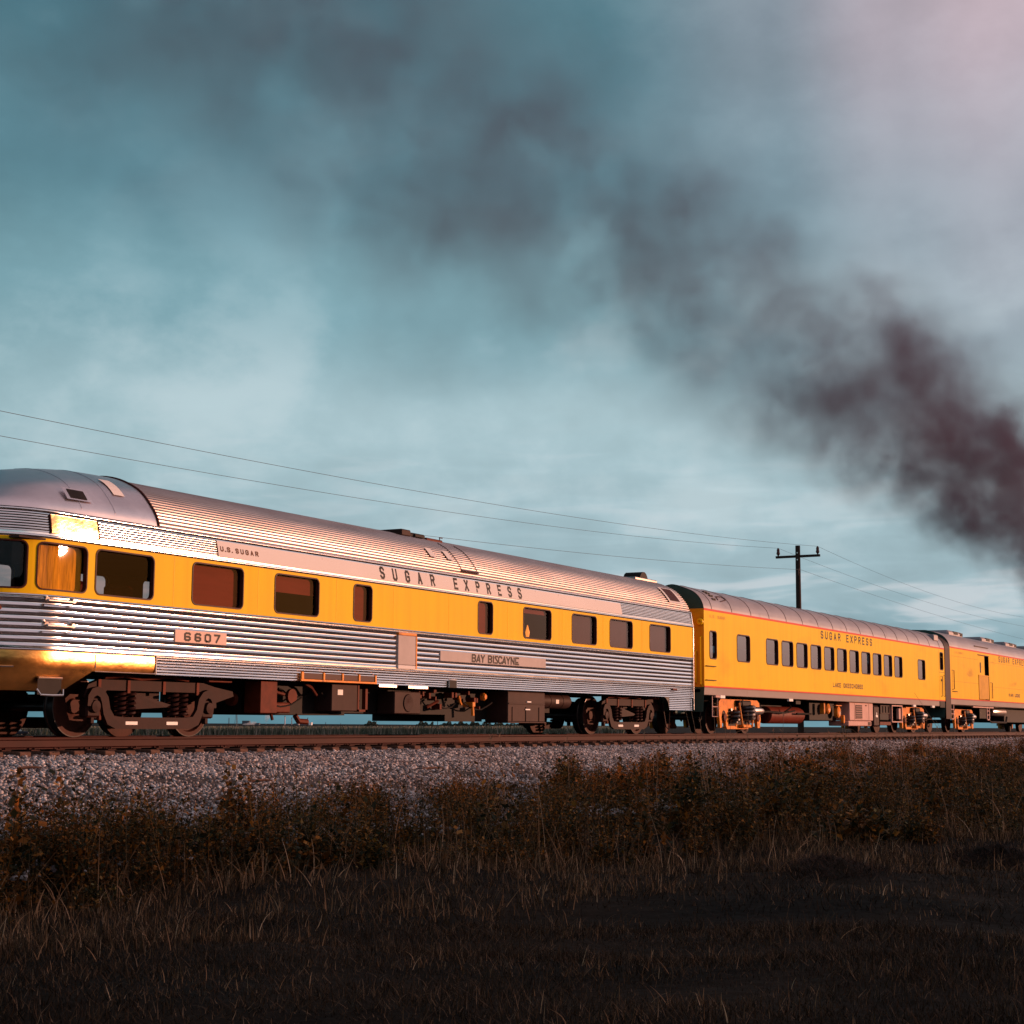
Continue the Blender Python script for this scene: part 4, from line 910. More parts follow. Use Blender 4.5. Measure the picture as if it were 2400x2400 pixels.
for x in (43.05, 43.4, 43.75, 44.1): m.box(x, x+.05, -1.38, -1.35, .70, .98)
m.box(43.03, 44.17, -1.385, -1.35, .69, .72); m.box(43.03, 44.17, -1.385, -1.35, .96, .99); m.build('battery_rack', 'box', coach, False)
m = MB(); m.box(42.95, 44.35, -1.38, -1.2, .27, .40, .01); m.build('rack_sill', 'rust', coach)
m = MB(); m.box(44.36, 45.72, -1.42, -1.36, .38, .42); m.box(44.36, 45.72, -1.42, -1.36, .97, 1.01); m.box(44.36, 44.42, -1.42, -1.36, .42, .97); m.box(45.66, 45.72, -1.42, -1.36, .42, .97); m.box(45.3, 45.55, -1.40, -1.3, .5, .9, .01); m.box(44.5, 44.62, -1.35, -1.2, .5, .95, .02); m.build('equipment_frame', 'pink', coach, False)
# shrouds between the cars
def shroud(x0, x1, w, top, bands, name, label, ze):
    root = MB(); rings = crom([(w, ze), (w-.02, ze+.1), (w-.10, ze+.26), (w-.30, ze+.44), (w-.6, ze+.57), (w-.95, ze+.66), (.3, top-.015), (0, top)], 5)
    full_ = [(w, .55), (w, 1.23), (w, 1.24), (w, ze-.01)] + rings; mi = [bands[0], bands[0], bands[1]] + [bands[2]]*(len(rings))
    full2 = full_ + [(-a, z) for a, z in reversed(full_[:-1])]; mi2 = mi + mi[::-1]
    for (a, za), (b, zb_), q_ in zip(full2[:-1], full2[1:], mi2):
        root.mi = q_; root.quad((x0, -a, za), (x1, -a, za), (x1, -b, zb_), (x0, -b, zb_))
    return root, full2
m, _ = shroud(25.74, 26.36, .95, 3.92, (0, 1, 0), '', '', 3.36); m.mi = 0
m.box(25.7, 26.4, -.6, .6, .6, 1.3)
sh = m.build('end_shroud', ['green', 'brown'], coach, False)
for y, a, b in ((-1.30, 1.35, 2.25), (-1.44, 1.30, 2.62)):
    m = MB(); m.tube([(26.40, y, b), (26.32, y, b-.04), (26.32, y, a+.04), (26.40, y, a)], .022, 7); m.build('handrail', 'yellow2', coach)
m = MB(); m.lathe_x((26.39, -1.42, 3.02), [(0, .001), (-.08, .05), (-.06, .09), (0, .10)], 12); m.build('end_lamp', 'yellow2', coach)
bag, bbody, broof = boxcar('baggage_car', 52.46, 77.8, 'yellow baggage car with a half-open sliding door and roof vents, farthest in the train', 1.14, 1.40, 3.51,
    [], 'yellow3', door=(57.27, 59.28, 1.40, 3.36), crown=4.22)
m = MB(); m.box(57.27, 58.62, -1.485, -1.45, 1.42, 3.35); bd = m.build('sliding_door', 'yellow3', bag, False)
m = MB(); m.box(57.75, 57.95, -1.49, -1.484, 2.60, 3.05); m.build('door_window', 'black', bd, False)
m = MB()
for i in range(9): m.box(57.33+.20*i, 57.33+.20*i+.185, -1.535, -1.50, 1.44, 2.47, .008)
m.box(57.30, 59.14, -1.545, -1.50, 2.45, 2.50, .006); m.build('door_gate', 'brown', bag, False)
m = MB(); m.box(57.2, 59.35, -1.53, -1.515, 3.355, 3.385); m.box(56.9, 59.4, -1.50, -1.44, 3.72, 3.75); m.build('door_track', 'gasket', bag, False)
m = MB(); m.box(53.0, 77, -1.3, 1.3, 3.3, 3.34); m.box(59.8, 59.9, -1.45, 1.4, 1.4, 3.4); m.build('interior_bulkhead', 'dark', bag, False)
lettering('SUGAR EXPRESS', spread('SUGAR EXPRESS', 61.25, 67.3, .22), .22, 3.21, .22, .055, pc, 'letterbrown', bbody)
lettering('MIAMI LOCKS', spread('MIAMI LOCKS', 63.1, 65.4, .15), .15, 1.66, .12, .038, pc, 'letterbrown', bbody)
lettering('U.S. SUGAR', spread('U.S. SUGAR', 53.3, 54.6, .09), .09, 3.28, .07, .02, pc, 'lettersoft', bbody)
for x in (52.62, 58.89):
    m = MB(); m.tube([(x, -1.46, 1.13), (x, -1.46, .60), (x+.08, -1.46, .55), (x+.36, -1.46, .55), (x+.44, -1.46, .60), (x+.44, -1.46, 1.13)], .03, 6)
    for z in (.76, .94): m.tube([(x, -1.46, z), (x+.44, -1.46, z)], .022, 6)
    m.build('step_ladder', 'pink', bag)
m = MB(); m.tube([(52.75, -1.52, 2.55), (52.9, -1.57, 2.55), (52.9, -1.57, 1.78), (52.75, -1.52, 1.75)], .016, 6); m.build('grab_iron', 'gasket', bag)
m = MB(); m.tube([(52.75, -1.52, 1.68), (53.4, -1.56, 1.68)], .016, 6); m.build('grab_iron', 'gasket', bag)
m = MB(); m.tube([(59.5, -1.52, 2.2), (59.65, -1.57, 2.2), (59.65, -1.57, 1.5)], .016, 6); m.build('grab_iron', 'gasket', bag)
m = MB(); m.box(56.4, 60.2, -1.47, -1.40, 1.06, 1.12, .01); m.build('door_step', 'pink', bag, False)
for x in (55.9, 61.9, 66.8, 71.5):
    m = MB(); m.box(x, x+2.5, -.62, .62, 4.0, 4.40, .08); v_ = m.build('roof_vent', 'greyroof', bag, False)
    m = MB(); m.box(x+.9, x+1.6, -.632, -.5, 4.25, 4.38); m.box(x+2.0, x+2.45, -.632, -.5, 4.22, 4.36); build_each(m, 'vent_slot', 'black', v_, False)
tb2 = truck_b(bag, 55.9); copy_tree(tb2, bag, (18.3, 0, 0))
m = MB(); m.lathe_x((61.5, -1.0, .93), [(0, .001), (0, .14), (.08, .19), (2.5, .19), (2.58, .14), (2.58, .001)], 22); m.build('air_tank', 'chrome', bag)
m = MB(); m.box(59.9, 61.3, -.9, .9, .6, 1.1, .02); m.box(64.3, 72, -1.0, .9, .45, 1.1, .02); m.tube([(60.5, -1.1, .62), (61.0, -1.15, .45), (64, -1.15, .45), (64.4, -1.1, .7)], .05, 6); m.build('equipment_box', 'black', bag)
m, _ = shroud(51.62, 52.44, 1.535, 4.13, (0, 0, 0), '', '', 3.42); m.box(51.6, 52.46, -.5, .5, .55, 1.2); m.build('end_shroud', 'gasket' if False else 'box', bag, False)

# ------------------------------------------------------------------ utility poles and wires
def pole(x, y, zb, zt, label, arm=1.15, near=False, rad=.12):
    p = empty('utility_pole', (x, y, zb), label, 'utility pole', None if near else 'poles along the far field')
    m = MB(); m.tube([(x, y, zb), (x, y, (zb+zt)/2), (x, y, zt)], rad*1.35, 12, True, rad); m.build('post', 'wood', p)
    if near:
        m = MB(); m.box(x-.07, x+.05, y-arm, y+arm, zt-.60, zt-.48, .01); a = m.build('crossarm', 'wood', p, False)
        for s in (-1, 1):
            m = MB(); m.lathe_z((x, y+s*(arm-.12), zt-.48), [(0, .03), (.05, .05), (.10, .09), (.16, .09), (.20, .07), (.30, .075), (.38, .05), (.42, .001)], 12); m.build('insulator', 'porcelain', a)
        m = MB(); m.tube([(x-.1, y-.1, zt-1.21), (x-.2, y-.1, zt-1.21)], .05, 8); m.tube([(x-.2, y-.1, zt-1.25), (x-.24, y-.12, zt-1.5), (x-.14, y-.1, zt-1.55)], .012, 5); m.build('wire_bracket', 'porcelain', p)
        m = MB()
        for z in (zt-.37, zt-.72): m.tube([(x-.13, y-.02, z), (x-.15, y-.02, z)], .035, 8)
        build_each(m, 'bolt', 'chrome', p)
    return p
pole(62.7, 8.5, -1.6, 9.19, 'dark timber pole with one crossarm and two insulators rising behind the yellow coach', near=True)
def wire(yc, zt, b1, c1, b2, c2, label, x0=-40, x1=156):
    m = MB(); pts = []
    for x in np.concatenate([np.linspace(x0, 62.7, 60), np.linspace(64, x1, 50)]):
        d = x-62.7; pts.append((x, yc, zt + (b1*d + c1*d*d if d <= 0 else b2*d + c2*d*d)))
    m.tube(pts, .0065, 5); tag(m.build('power_line', 'wire'), label, 'wire', 'wires strung from the crossarm pole')
wire(7.47, 9.11, .0746, .000566, -.0570, .00090, 'thin overhead wire on the right-hand insulator, highest of the three')
wire(9.53, 9.11, .0788, .000615, -.0442, .00054, 'thin overhead wire on the left-hand insulator, middle of the three')
wire(8.38, 7.98, .0716, .000458, -.0345, .00030, 'thin overhead wire bracketed below the crossarm, lowest of the three')

# ------------------------------------------------------------------ vegetation
def blades(px, py, pz, h, w, az, lean, curl, seg=3):
    # ribbons: base point, height, width, azimuth of lean, lean (0..1), curl
    n = len(px); t = np.linspace(0, 1, seg+1)[None, :]
    off = (lean[:, None]*t + curl[:, None]*t**2.2)*h[:, None]
    zz = h[:, None]*(t*(1-.35*lean[:, None]) - .35*np.abs(curl[:, None])*t**2.5)
    cx = px[:, None] + np.cos(az)[:, None]*off; cy = py[:, None] + np.sin(az)[:, None]*off; cz = pz[:, None] + zz
    wa = az + np.pi/2 + RNG.normal(0, .5, n); ww = w[:, None]*(1-.85*t)
    ox, oy = np.cos(wa)[:, None]*ww, np.sin(wa)[:, None]*ww
    V = np.stack([np.stack([cx-ox, cy-oy, cz], -1), np.stack([cx+ox, cy+oy, cz], -1)], 2).reshape(n, -1, 3)
    k = np.arange(seg)[None, :]*2 + (np.arange(n)*(2*(seg+1)))[:, None]
    F = np.stack([k, k+1, k+3, k+2], -1).reshape(-1, 4)
    return V.reshape(-1, 3), F
def merge(lst):
    VV, FF, o = [], [], 0
    for v, f in lst: VV.append(v); FF.append(f+o); o += len(v)
    return np.concatenate(VV), np.concatenate(FF)
def edge_y(x): return np.interp(x, [-12, -3, .2, 3.5, 7.7, 14, 25, 60], [-8.0, -8.5, -9.4, -11.0, -12.9, -13.6, -13.0, -12.0])
def back_y(x): return np.interp(x, [-12, 0, 8, 16, 30, 80], [-6.6, -6.0, -4.9, -4.2, -3.7, -3.3])
def clumpn(x, y, s=1.0, ph=0.0): return (np.sin(1.7*x*s+ph)+np.sin(2.3*y*s+1.3*x*s+ph*2)+np.sin(.7*x*s-1.1*y*s+2+ph))/3
# leafy weeds on the bank
def weeds(n, x0, x1, pw, leaf, hs=1.0):
    nc = n//16; cx = x0 + (x1-x0)*RNG.random(nc)**pw; cu = RNG.random(nc); cr_ = .08+.42*RNG.random(nc)**2; chh = .35+.95*RNG.random(nc)**1.3; chh *= np.interp(cu, [0, .2, .7, 1], [.75, 1.1, 1.05, .6])
    cdn = RNG.random(nc)*cr_; k = RNG.choice(nc, n, p=cdn/cdn.sum()); rr_ = np.abs(RNG.normal(0, .6, n)); aa = RNG.random(n)*6.283
    x = cx[k] + cr_[k]*rr_*np.cos(aa); e, b = edge_y(cx[k]) + .5*clumpn(cx[k]*1.3, cx[k]*.7, 1.2, 1), back_y(cx[k]) + .6*clumpn(cx[k], cx[k]*.4, .9, 5)
    y = e + (b-e)*cu[k] + cr_[k]*rr_*np.sin(aa)
    h = hs*.62*chh[k]*(1-.28*np.minimum(rr_, 2))*(.55+.6*RNG.random(n)); h = np.maximum(h, .10); z = gz(x, y) - .02
    az = RNG.random(n)*6.283; lean = .12+.25*RNG.random(n)
    st = blades(x, y, z, h, np.full(n, .004), az, lean, np.zeros(n), 3)
    L_ = []
    for k in range(18):
        t = .10 + .92*(k+RNG.random(n))/18
        bx = x + np.cos(az)*lean*h*t; by = y + np.sin(az)*lean*h*t; bz_ = z + h*t*(1-.35*lean)
        la = RNG.random(n)*6.283; ln = leaf*(.55+.8*RNG.random(n))*(1.15-.5*t); wd = ln*(.26+.14*RNG.random(n)); el = RNG.normal(.35, .5, n)
        dx, dy, dz_ = np.cos(la)*np.cos(el), np.sin(la)*np.cos(el), np.sin(el)
        sxx, syy = -np.sin(la), np.cos(la); br = RNG.random(n)*.05
        b0 = np.stack([bx+dx*br, by+dy*br, bz_], -1); d = np.stack([dx, dy, dz_], -1); s = np.stack([sxx, syy, RNG.normal(0, .35, n)], -1)
        V = np.stack([b0, b0+d*(ln*.5)[:, None]+s*wd[:, None], b0+d*ln[:, None], b0+d*(ln*.5)[:, None]-s*wd[:, None]], 1)
        L_.append((V.reshape(-1, 3), np.arange(n*4).reshape(-1, 4)))
    return [st] + L_
wv = merge(weeds(10000, -9, 14, 1.0, .055, 1.3) + weeds(10000, 12, 60, 1.25, .075, 1.55) + weeds(1300, -9, 20, 1.0, .11, 1.6))
tag(npmesh('weeds', *wv, 'weed', 'stuff'), 'tangled leafy weeds along the foot of the ballast bank', 'weeds')
# dry grass among and in front of the weeds
def grass_clumps(n, x0, x1, pw, ylo, yhi, hlo, hhi, per, w, spread=.07, dens=.7):
    x = x0 + (x1-x0)*RNG.random(n)**pw; y = ylo(x) + (yhi(x)-ylo(x))*RNG.random(n)
    keep = RNG.random(n) < np.clip(dens+.6*clumpn(x, y, 1.4, 2.0), .05, 1); x, y = x[keep], y[keep]; n = len(x)
    hh = hlo + (hhi-hlo)*RNG.random(n)**1.5
    X_ = np.repeat(x, per) + RNG.normal(0, spread, n*per); Y_ = np.repeat(y, per) + RNG.normal(0, spread, n*per); H = np.repeat(hh, per)*(.45+.65*RNG.random(n*per)); N_ = n*per
    return blades(X_, Y_, gz(X_, Y_)-.01, H, w*(.5+RNG.random(N_)), RNG.random(N_)*6.283, .08+.5*RNG.random(N_)**1.5, RNG.normal(.12, .3, N_), 4)
g1 = grass_clumps(5200, -9, 18, 1.0, lambda x: edge_y(x)-3.2, lambda x: edge_y(x)+1.0, .05, .30, 10, .0038, .09, .55)
g1b = grass_clumps(900, -9, 16, 1.0, lambda x: edge_y(x)-.9, lambda x: edge_y(x)+1.6, .20, .55, 7, .0045)
g1c = grass_clumps(1700, -10, 12, 1.0, lambda x: edge_y(x)*0-17.5, lambda x: edge_y(x)-1.0, .05, .17, 12, .0030, .10, .45)
g2 = grass_clumps(2200, -9, 40, 1.2, edge_y, back_y, .5, 1.0, 5, .0042, .09)
g4 = grass_clumps(620, 1, 45, 1.1, edge_y, back_y, .75, 1.35, 4, .0036, .06, .6)
g3 = grass_clumps(1700, 14, 70, 1.2, edge_y, lambda x: back_y(x)+.6, .3, .7, 6, .007, .12)
tag(npmesh('dry_grass', *merge([g1, g1b, g1c, g2, g3, g4]), 'stalk', 'stuff'), 'dry reddish grass stalks standing among the weeds', 'grass')
# broad dead leaves (corn-like) at the edge
n = 150; x = -7 + 12*RNG.random(n); y = edge_y(x) + RNG.normal(.0, .45, n)
bl = blades(x, y, gz(x, y), .10+.22*RNG.random(n), np.full(n, .011), RNG.random(n)*6.28, .2+.5*RNG.random(n), RNG.normal(.2, .3, n), 5)
tag(npmesh('dead_leaves', *bl, 'hay' if False else 'stalk', 'stuff'), 'broad dead leaf blades curling at the front edge of the weeds', 'grass')
# short turf in the foreground
def turf(n, y0, y1, hl, hh, w):
    th = RNG.random(n); d = y0 + (y1-y0)*RNG.random(n)**.8
    a = PHI + (th-.5)*.78; x = EYE.x + d*np.cos(a); y = EYE.y + d*np.sin(a)
    k = y < edge_y(x)+.5; x, y = x[k], y[k]; n = len(x); h = (hl+(hh-hl)*RNG.random(n)**1.6)*np.clip(1+.7*clumpn(x, y, 1.9, 4), .3, 2)
    return blades(x, y, gz(x, y)-.005, h, w*(.6+.8*RNG.random(n)), RNG.random(n)*6.283, .2+.9*RNG.random(n), RNG.normal(0, .35, n), 2)
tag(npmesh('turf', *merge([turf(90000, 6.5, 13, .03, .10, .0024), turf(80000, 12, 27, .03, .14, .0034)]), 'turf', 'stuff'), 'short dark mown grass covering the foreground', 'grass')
# two heaps of cut hay
for (hx, hy, sx_, sy_, hh, rot, lab) in ((1.85, -13.05, 1.35, .6, .14, .45, 'low heap of dark cut grass lying on the mown ground, nearer the frame centre'), (5.35, -14.0, 1.0, .6, .17, .3, 'small dark heap of cut grass at the right edge of the photo')):
    m = MB(); rows = []
    for i in range(14):
        r_ = i/13; row = []
        for k in range(40):
            a = 2*math.pi*k/40; wob = 1+.14*math.sin(3*a+hx)+.1*math.sin(5*a+1); px, py = r_*sx_*wob*math.cos(a), r_*sy_*wob*math.sin(a)
            X_, Y_ = hx+px*math.cos(rot)-py*math.sin(rot), hy+px*math.sin(rot)+py*math.cos(rot)
            row.append((X_, Y_, float(gz(X_, Y_)) - .03 + hh*(math.cos(math.pi*min(1, r_))*.5+.5)*(1+.25*math.sin(7*a*r_+i)+.2*math.sin(11*r_+3*a))))
        rows.append(row)
    m.grid(rows, True); hp = m.build('hay_heap', 'soil', None, True, 180); tag(hp, lab, 'hay heap', 'heaps of cut grass')
    n = 2600; a = RNG.random(n)*6.283; r_ = np.sqrt(RNG.random(n)); px, py = r_*sx_*np.cos(a), r_*sy_*np.sin(a)
    X_ = hx+px*math.cos(rot)-py*math.sin(rot); Y_ = hy+px*math.sin(rot)+py*math.cos(rot); Z_ = gz(X_, Y_) + hh*(np.cos(np.pi*r_)*.5+.5)*.9
    npmesh('loose_straw', *blades(X_, Y_, Z_, .05+.13*RNG.random(n), np.full(n, .0028), RNG.random(n)*6.28, .8+.9*RNG.random(n), RNG.normal(0, .4, n), 2), 'hay', None, False, hp)
# tall stalks standing up in front of the rails
def on_pixel_ground(px, dist):
    q = (px-1200)/3779.7; a = PHI - math.atan(q); return EYE.x + dist*math.cos(a), EYE.y + dist*math.sin(a)
specs = [(1606, 1663, .20, -1), (1617, 1650, .16, -1), (1672, 1668, .05, 1), (1698, 1700, .03, 0), (1712, 1690, -.06, -1), (1752, 1675, -.02, 1), (1748, 1690, .02, 0), (1810, 1712, .05, 1), (1834, 1678, -.04, 1), (1640, 1690, .10, 1), (1510, 1718, .05, 1), (1545, 1724, -.05, 1), (1938, 1715, .05, 1), (1960, 1668, .22, -1), (1972, 1690, .2, -1), (2050, 1683, .06, 1), (2072, 1702, .03, 0), (2104, 1700, .03, 0), (2112, 1690, 0, 1), (2130, 1702, .02, 1), (2152, 1700, .05, 0), (2167, 1690, 0, 1), (2140, 1625, .55, -1), (2190, 1708, .02, 1), (2230, 1712, .02, 1), (1330, 1735, .05, 1), (1175, 1722, .08, 1), (1155, 1730, -.05, 1)]
for px, ty, lean, kind in specs:
    perp = 9.6 + 1.6*random.random(); q_ = (px-1200)/3779.7; dist = perp/math.sin(PHI-math.atan(q_))
    x, y = on_pixel_ground(px, dist); z = float(gz(x, y)); hy = 1200+3779.7*math.tan(PITCH)+ROLL*(px-1200)
    h = EYE.z + (hy-ty)/3779.7*dist*math.cos(math.atan(q_)) - z; lean = -lean; m = MB(); a0 = PHI - math.pi/2
    x -= math.cos(a0)*lean*h*1.1; y -= math.sin(a0)*lean*h*1.1
    for j in range(2 if kind < 1 else 1):
        hh = h*(1-.22*j); l = lean + (random.uniform(-.07, .07) if j else 0); pts = []
        for i in range(9):
            t = i/8; o = (l*t + .10*l*t*t)*hh; pts.append((x+.03*j + math.cos(a0)*o, y + .03*j + math.sin(a0)*o, z + hh*t))
        m.tube(pts, .0062, 5, True, .0026)
        if kind <= 0:
            q = pts[random.randint(4, 7)]; s_ = random.choice((-1, 1)); L0 = .32
            m.tube([(q[0]+math.cos(a0)*s_*L0*t, q[1]+math.sin(a0)*s_*L0*t, q[2]+L0*(.6*t-1.1*t*t)) for t in np.linspace(0, 1, 7)], .006, 4, True, .002)
        else:
            q = pts[-1]
            for i in range(7): m.tube([q, (q[0]+random.uniform(-.03, .03), q[1]+random.uniform(-.03, .03), q[2]+random.uniform(-.03, .08))], .003, 3)
    tag(m.build('grass_stalk', 'straw'), 'tall thin dry grass stalk rising from the weeds in front of the rails', 'grass stalk', 'tall grass stalks in front of the rails')
# dark scraps lying on the ballast
for x, y, s in ((-.35, -3.1, .55), (1.1, -2.6, .3), (9.5, -3.5, .5), (14, -3.6, .4), (4.4, -3.8, .35)):
    m = MB(); z = float(bz(y)) + .03; m.tube([(x-s/2, y+.05, z), (x, y, z+.02), (x+s/2, y-.07, z+.01)], .025, 5, True, .012); m.tube([(x, y, z+.02), (x+s*.3, y+.1, z)], .014, 4)
    tag(m.build('dead_branch', 'tie'), 'dark dead branch lying on the pale ballast stones', 'branch', 'dead branches on the ballast')

# ------------------------------------------------------------------ far side: cane field, mill, poles, a parked truck
def polar(px, rng):
    a = PHI - math.atan((px-1200)/3779.7); return EYE.x + rng*math.cos(a), EYE.y + rng*math.sin(a)
n = 26000; px = -40 + 1500*RNG.random(n); rg_ = 440 + 40*RNG.random(n)**2 + np.interp(px, [0, 1400], [0, 25]); a = PHI - np.arctan((px-1200)/3779.7)
x = EYE.x + rg_*np.cos(a); y = EYE.y + rg_*np.sin(a); h = np.interp(px, [0, 500, 850, 1250, 1450], [2.3, 2.7, 2.95, 3.4, 3.4])*(.80+.26*RNG.random(n))
tag(npmesh('cane_field', *blades(x, y, np.full(n, -3.25), h, .10+.10*RNG.random(n), RNG.random(n)*6.28, .1+.2*RNG.random(n), RNG.normal(.05, .12, n), 3), 'cane', 'stuff'), 'long strip of tall grey-green sugar cane seen under the train', 'cane field')
mill = empty('sugar_mill', (*polar(640, 3000), -3.2), 'distant low sugar mill buildings on the horizon under the train', 'factory')
ux, uy = math.sin(PHI), -math.cos(PHI)
def farbox(name, px0, px1, z0, z1, mat, parent, rng=3000):
    x0, y0 = polar(px0, rng); x1, y1 = polar(px1, rng); m = MB(); dx, dy = f0.x*14, f0.y*14
    m.add([(x0, y0, z0), (x1, y1, z0), (x1+dx, y1+dy, z0), (x0+dx, y0+dy, z0), (x0, y0, z1), (x1, y1, z1), (x1+dx, y1+dy, z1), (x0+dx, y0+dy, z1)], [(3,2,1,0), (4,5,6,7), (0,1,5,4), (1,2,6,5), (2,3,7,6), (3,0,4,7)])
    return m.build(name, mat, parent, False)
farbox('mill_block', 575.5, 592, -3.3, 4.3, 'farwall', mill); farbox('mill_block', 582, 608, -3.3, -1.2, 'farwall', mill); farbox('mill_shed', 640, 653, -3.3, -3.0+.6, 'farwall', mill); farbox('mill_shed', 672, 690, -3.3, -2.3, 'farwall', mill); farbox('mill_hall', 696, 731, -3.3, -.2, 'farwall', mill); farbox('mill_gantry', 700, 728, -.2, .1, 'farwall', mill); farbox('mill_tower', 603, 615, -3.3, .3, 'farwall', mill)
tag(farbox('storage_tank', 730.5, 737, -3.3, 1.9, 'white', None, 2995), 'pale storage tank at the right end of the distant mill', 'tank')
for px, zt, w, lab in ((675, 13.3, .85, 'slim pale smokestack, leftmost of the three at the distant mill'), (691, 10.2, .85, 'short dark-topped smokestack, middle of the three at the distant mill'), (707, 12.2, 1.6, 'thick bright pink-white smokestack, rightmost of the three at the distant mill')):
    x, y = polar(px, 2990); m = MB(); m.lathe_z((x, y, 0), [(-3.3, w*1.1), (4, w), (zt-.8, w*.9), (zt-.8, w*1.0), (zt, w*1.0), (zt, .01)], 12); st_ = tag(m.build('smokestack', 'stack'), lab, 'smokestack', 'smokestacks of the distant mill')
    m = MB(); m.lathe_z((x, y, 0), [(zt-1.4, w*1.03), (zt+.1, w*1.03)], 12); m.build('stack_band', 'farwall', st_)
x, y = polar(562, 1500); tw = empty('lattice_tower', (x, y, -3.2), 'faint distant lattice mast beyond the cane, between a pole and the mill block', 'mast'); m = MB()
for sx_, sy_ in ((-1, -1), (1, -1), (1, 1), (-1, 1)): m.tube([(x+1.3*sx_, y+1.3*sy_, -3.2), (x+.35*sx_, y+.35*sy_, 8)], .12, 4)
for i in range(9):
    z = -2.5+1.2*i; s = 1.3-.95*(z+3.2)/11.2; m.tube([(x-s, y-s, z), (x+s, y-s, z+1.2)], .07, 4); m.tube([(x+s, y-s, z), (x-s, y-s, z+1.2)], .07, 4)
m.build('lattice', 'wire', tw, False)
for px, zt, rng in ((545, 3.0, 900), (728, 3.3, 905), (770, 1.2, 1500), (805, .6, 1900), (887, 3.1, 900), (1030, 3.3, 905), (1148, .8, 1500)):
    x, y = polar(px, rng); pole(x, y, -3.2, zt, 'thin distant utility pole standing in the cane field under the train', rad=.17 if rng < 1000 else .25)
# tree line on the horizon
n = 9000; px = np.concatenate([1035 + 90*RNG.random(n//3), 1060+50*RNG.random(n//6), 860+30*RNG.random(n//9), 980+40*RNG.random(n//9), 1110+140*RNG.random(n//3)]); n = len(px); rg_ = 2200 + 60*RNG.random(n); a = PHI - np.arctan((px-1200)/3779.7)
x = EYE.x + rg_*np.cos(a); y = EYE.y + rg_*np.sin(a); top = 4.2+2.2*np.sin(px*.21)+1.6*np.sin(px*.47+1); z = -3 + np.maximum(2.0, top)*RNG.random(n)
tag(npmesh('far_trees', *blades(x, y, z, .9+.9*RNG.random(n), .5+.5*RNG.random(n), RNG.random(n)*6.28, RNG.random(n), RNG.normal(0, .3, n), 1), 'foliage', 'stuff'), 'low dark line of trees on the far horizon', 'trees')
# parked pickup
vx, vy = polar(59, 420); ca_, sa_ = math.cos(PHI-1.2), math.sin(PHI-1.2); v = empty('pickup_truck', (vx, vy, -3.2), 'small dark pickup truck by the cane field, under the left end of the train', 'pickup truck')
def vt(m):
    m.v = [(vx + a*ca_ - b*sa_, vy + a*sa_ + b*ca_, -3.2 + c) for a, b, c in m.v]; return m
m = MB(); m.box(-2.1, 2.1, -.8, .8, .38, .95, .1); m.box(.6, 2.1, -.78, .78, .9, 1.05, .06); vt(m).build('body', 'carpaint', v)
m = MB(); m.plate([(-1.0, .95), (-.85, 1.65), (.35, 1.68), (.85, .98)], -.72, .72); vt(m).build('cab', 'carpaint', v, False)
m = MB(); m.add([(.40, -.66, 1.63), (.40, .66, 1.63), (.88, .66, 1.04), (.88, -.66, 1.04)], [(0, 1, 2, 3)]); m.add([(-.8, -.735, 1.55), (.3, -.735, 1.58), (.6, -.735, 1.1), (-.9, -.735, 1.1)], [(0, 1, 2, 3)]); vt(m).build('windscreen', 'chrome', v, False)
for b in (-.6, .6):
    m = MB(); m.box(2.09, 2.14, b-.14, b+.14, .68, .84); vt(m).build('headlight', 'white', v, False)
for a in (-1.35, 1.35):
    for b in (-.82, .62):
        m = MB(); m.lathe_y((a, b, .38), [(0, .001), (0, .36), (.02, .38), (.18, .38), (.2, .36), (.2, .001)], 16); vt(m).build('wheel', 'tyre', v)

# ------------------------------------------------------------------ smoke and steam
def smoke_mat(name, build):
    m, b = newmat(name); N.remove(b); build(N['Material Output']); MT[name] = m; return m
def fcurve(val, pts, lo, hi):
    c = N.new('ShaderNodeFloatCurve'); cv = c.mapping.curves[0]
    while len(cv.points) < len(pts): cv.points.new(.5, .5)
    for p, (x, y) in zip(cv.points, pts): p.location = ((x-lo)/(hi-lo), y); p.handle_type = 'AUTO_CLAMPED'
    c.mapping.update(); L.new(mth('DIVIDE', mth('SUBTRACT', val, lo), hi-lo, True), c.inputs[1]); return c.outputs[0]
SX0, SX1 = -6.0, 132.0
SZ = [(-6, 13.6), (10, 13.4), (30, 13.6), (50, 13.6), (66, 13.2), (90, 11.0), (132, 9.0)]; SRR = [(-6, 5.2), (20, 5.0), (45, 5.2), (66, 5.2), (90, 4.2), (132, 2.2)]
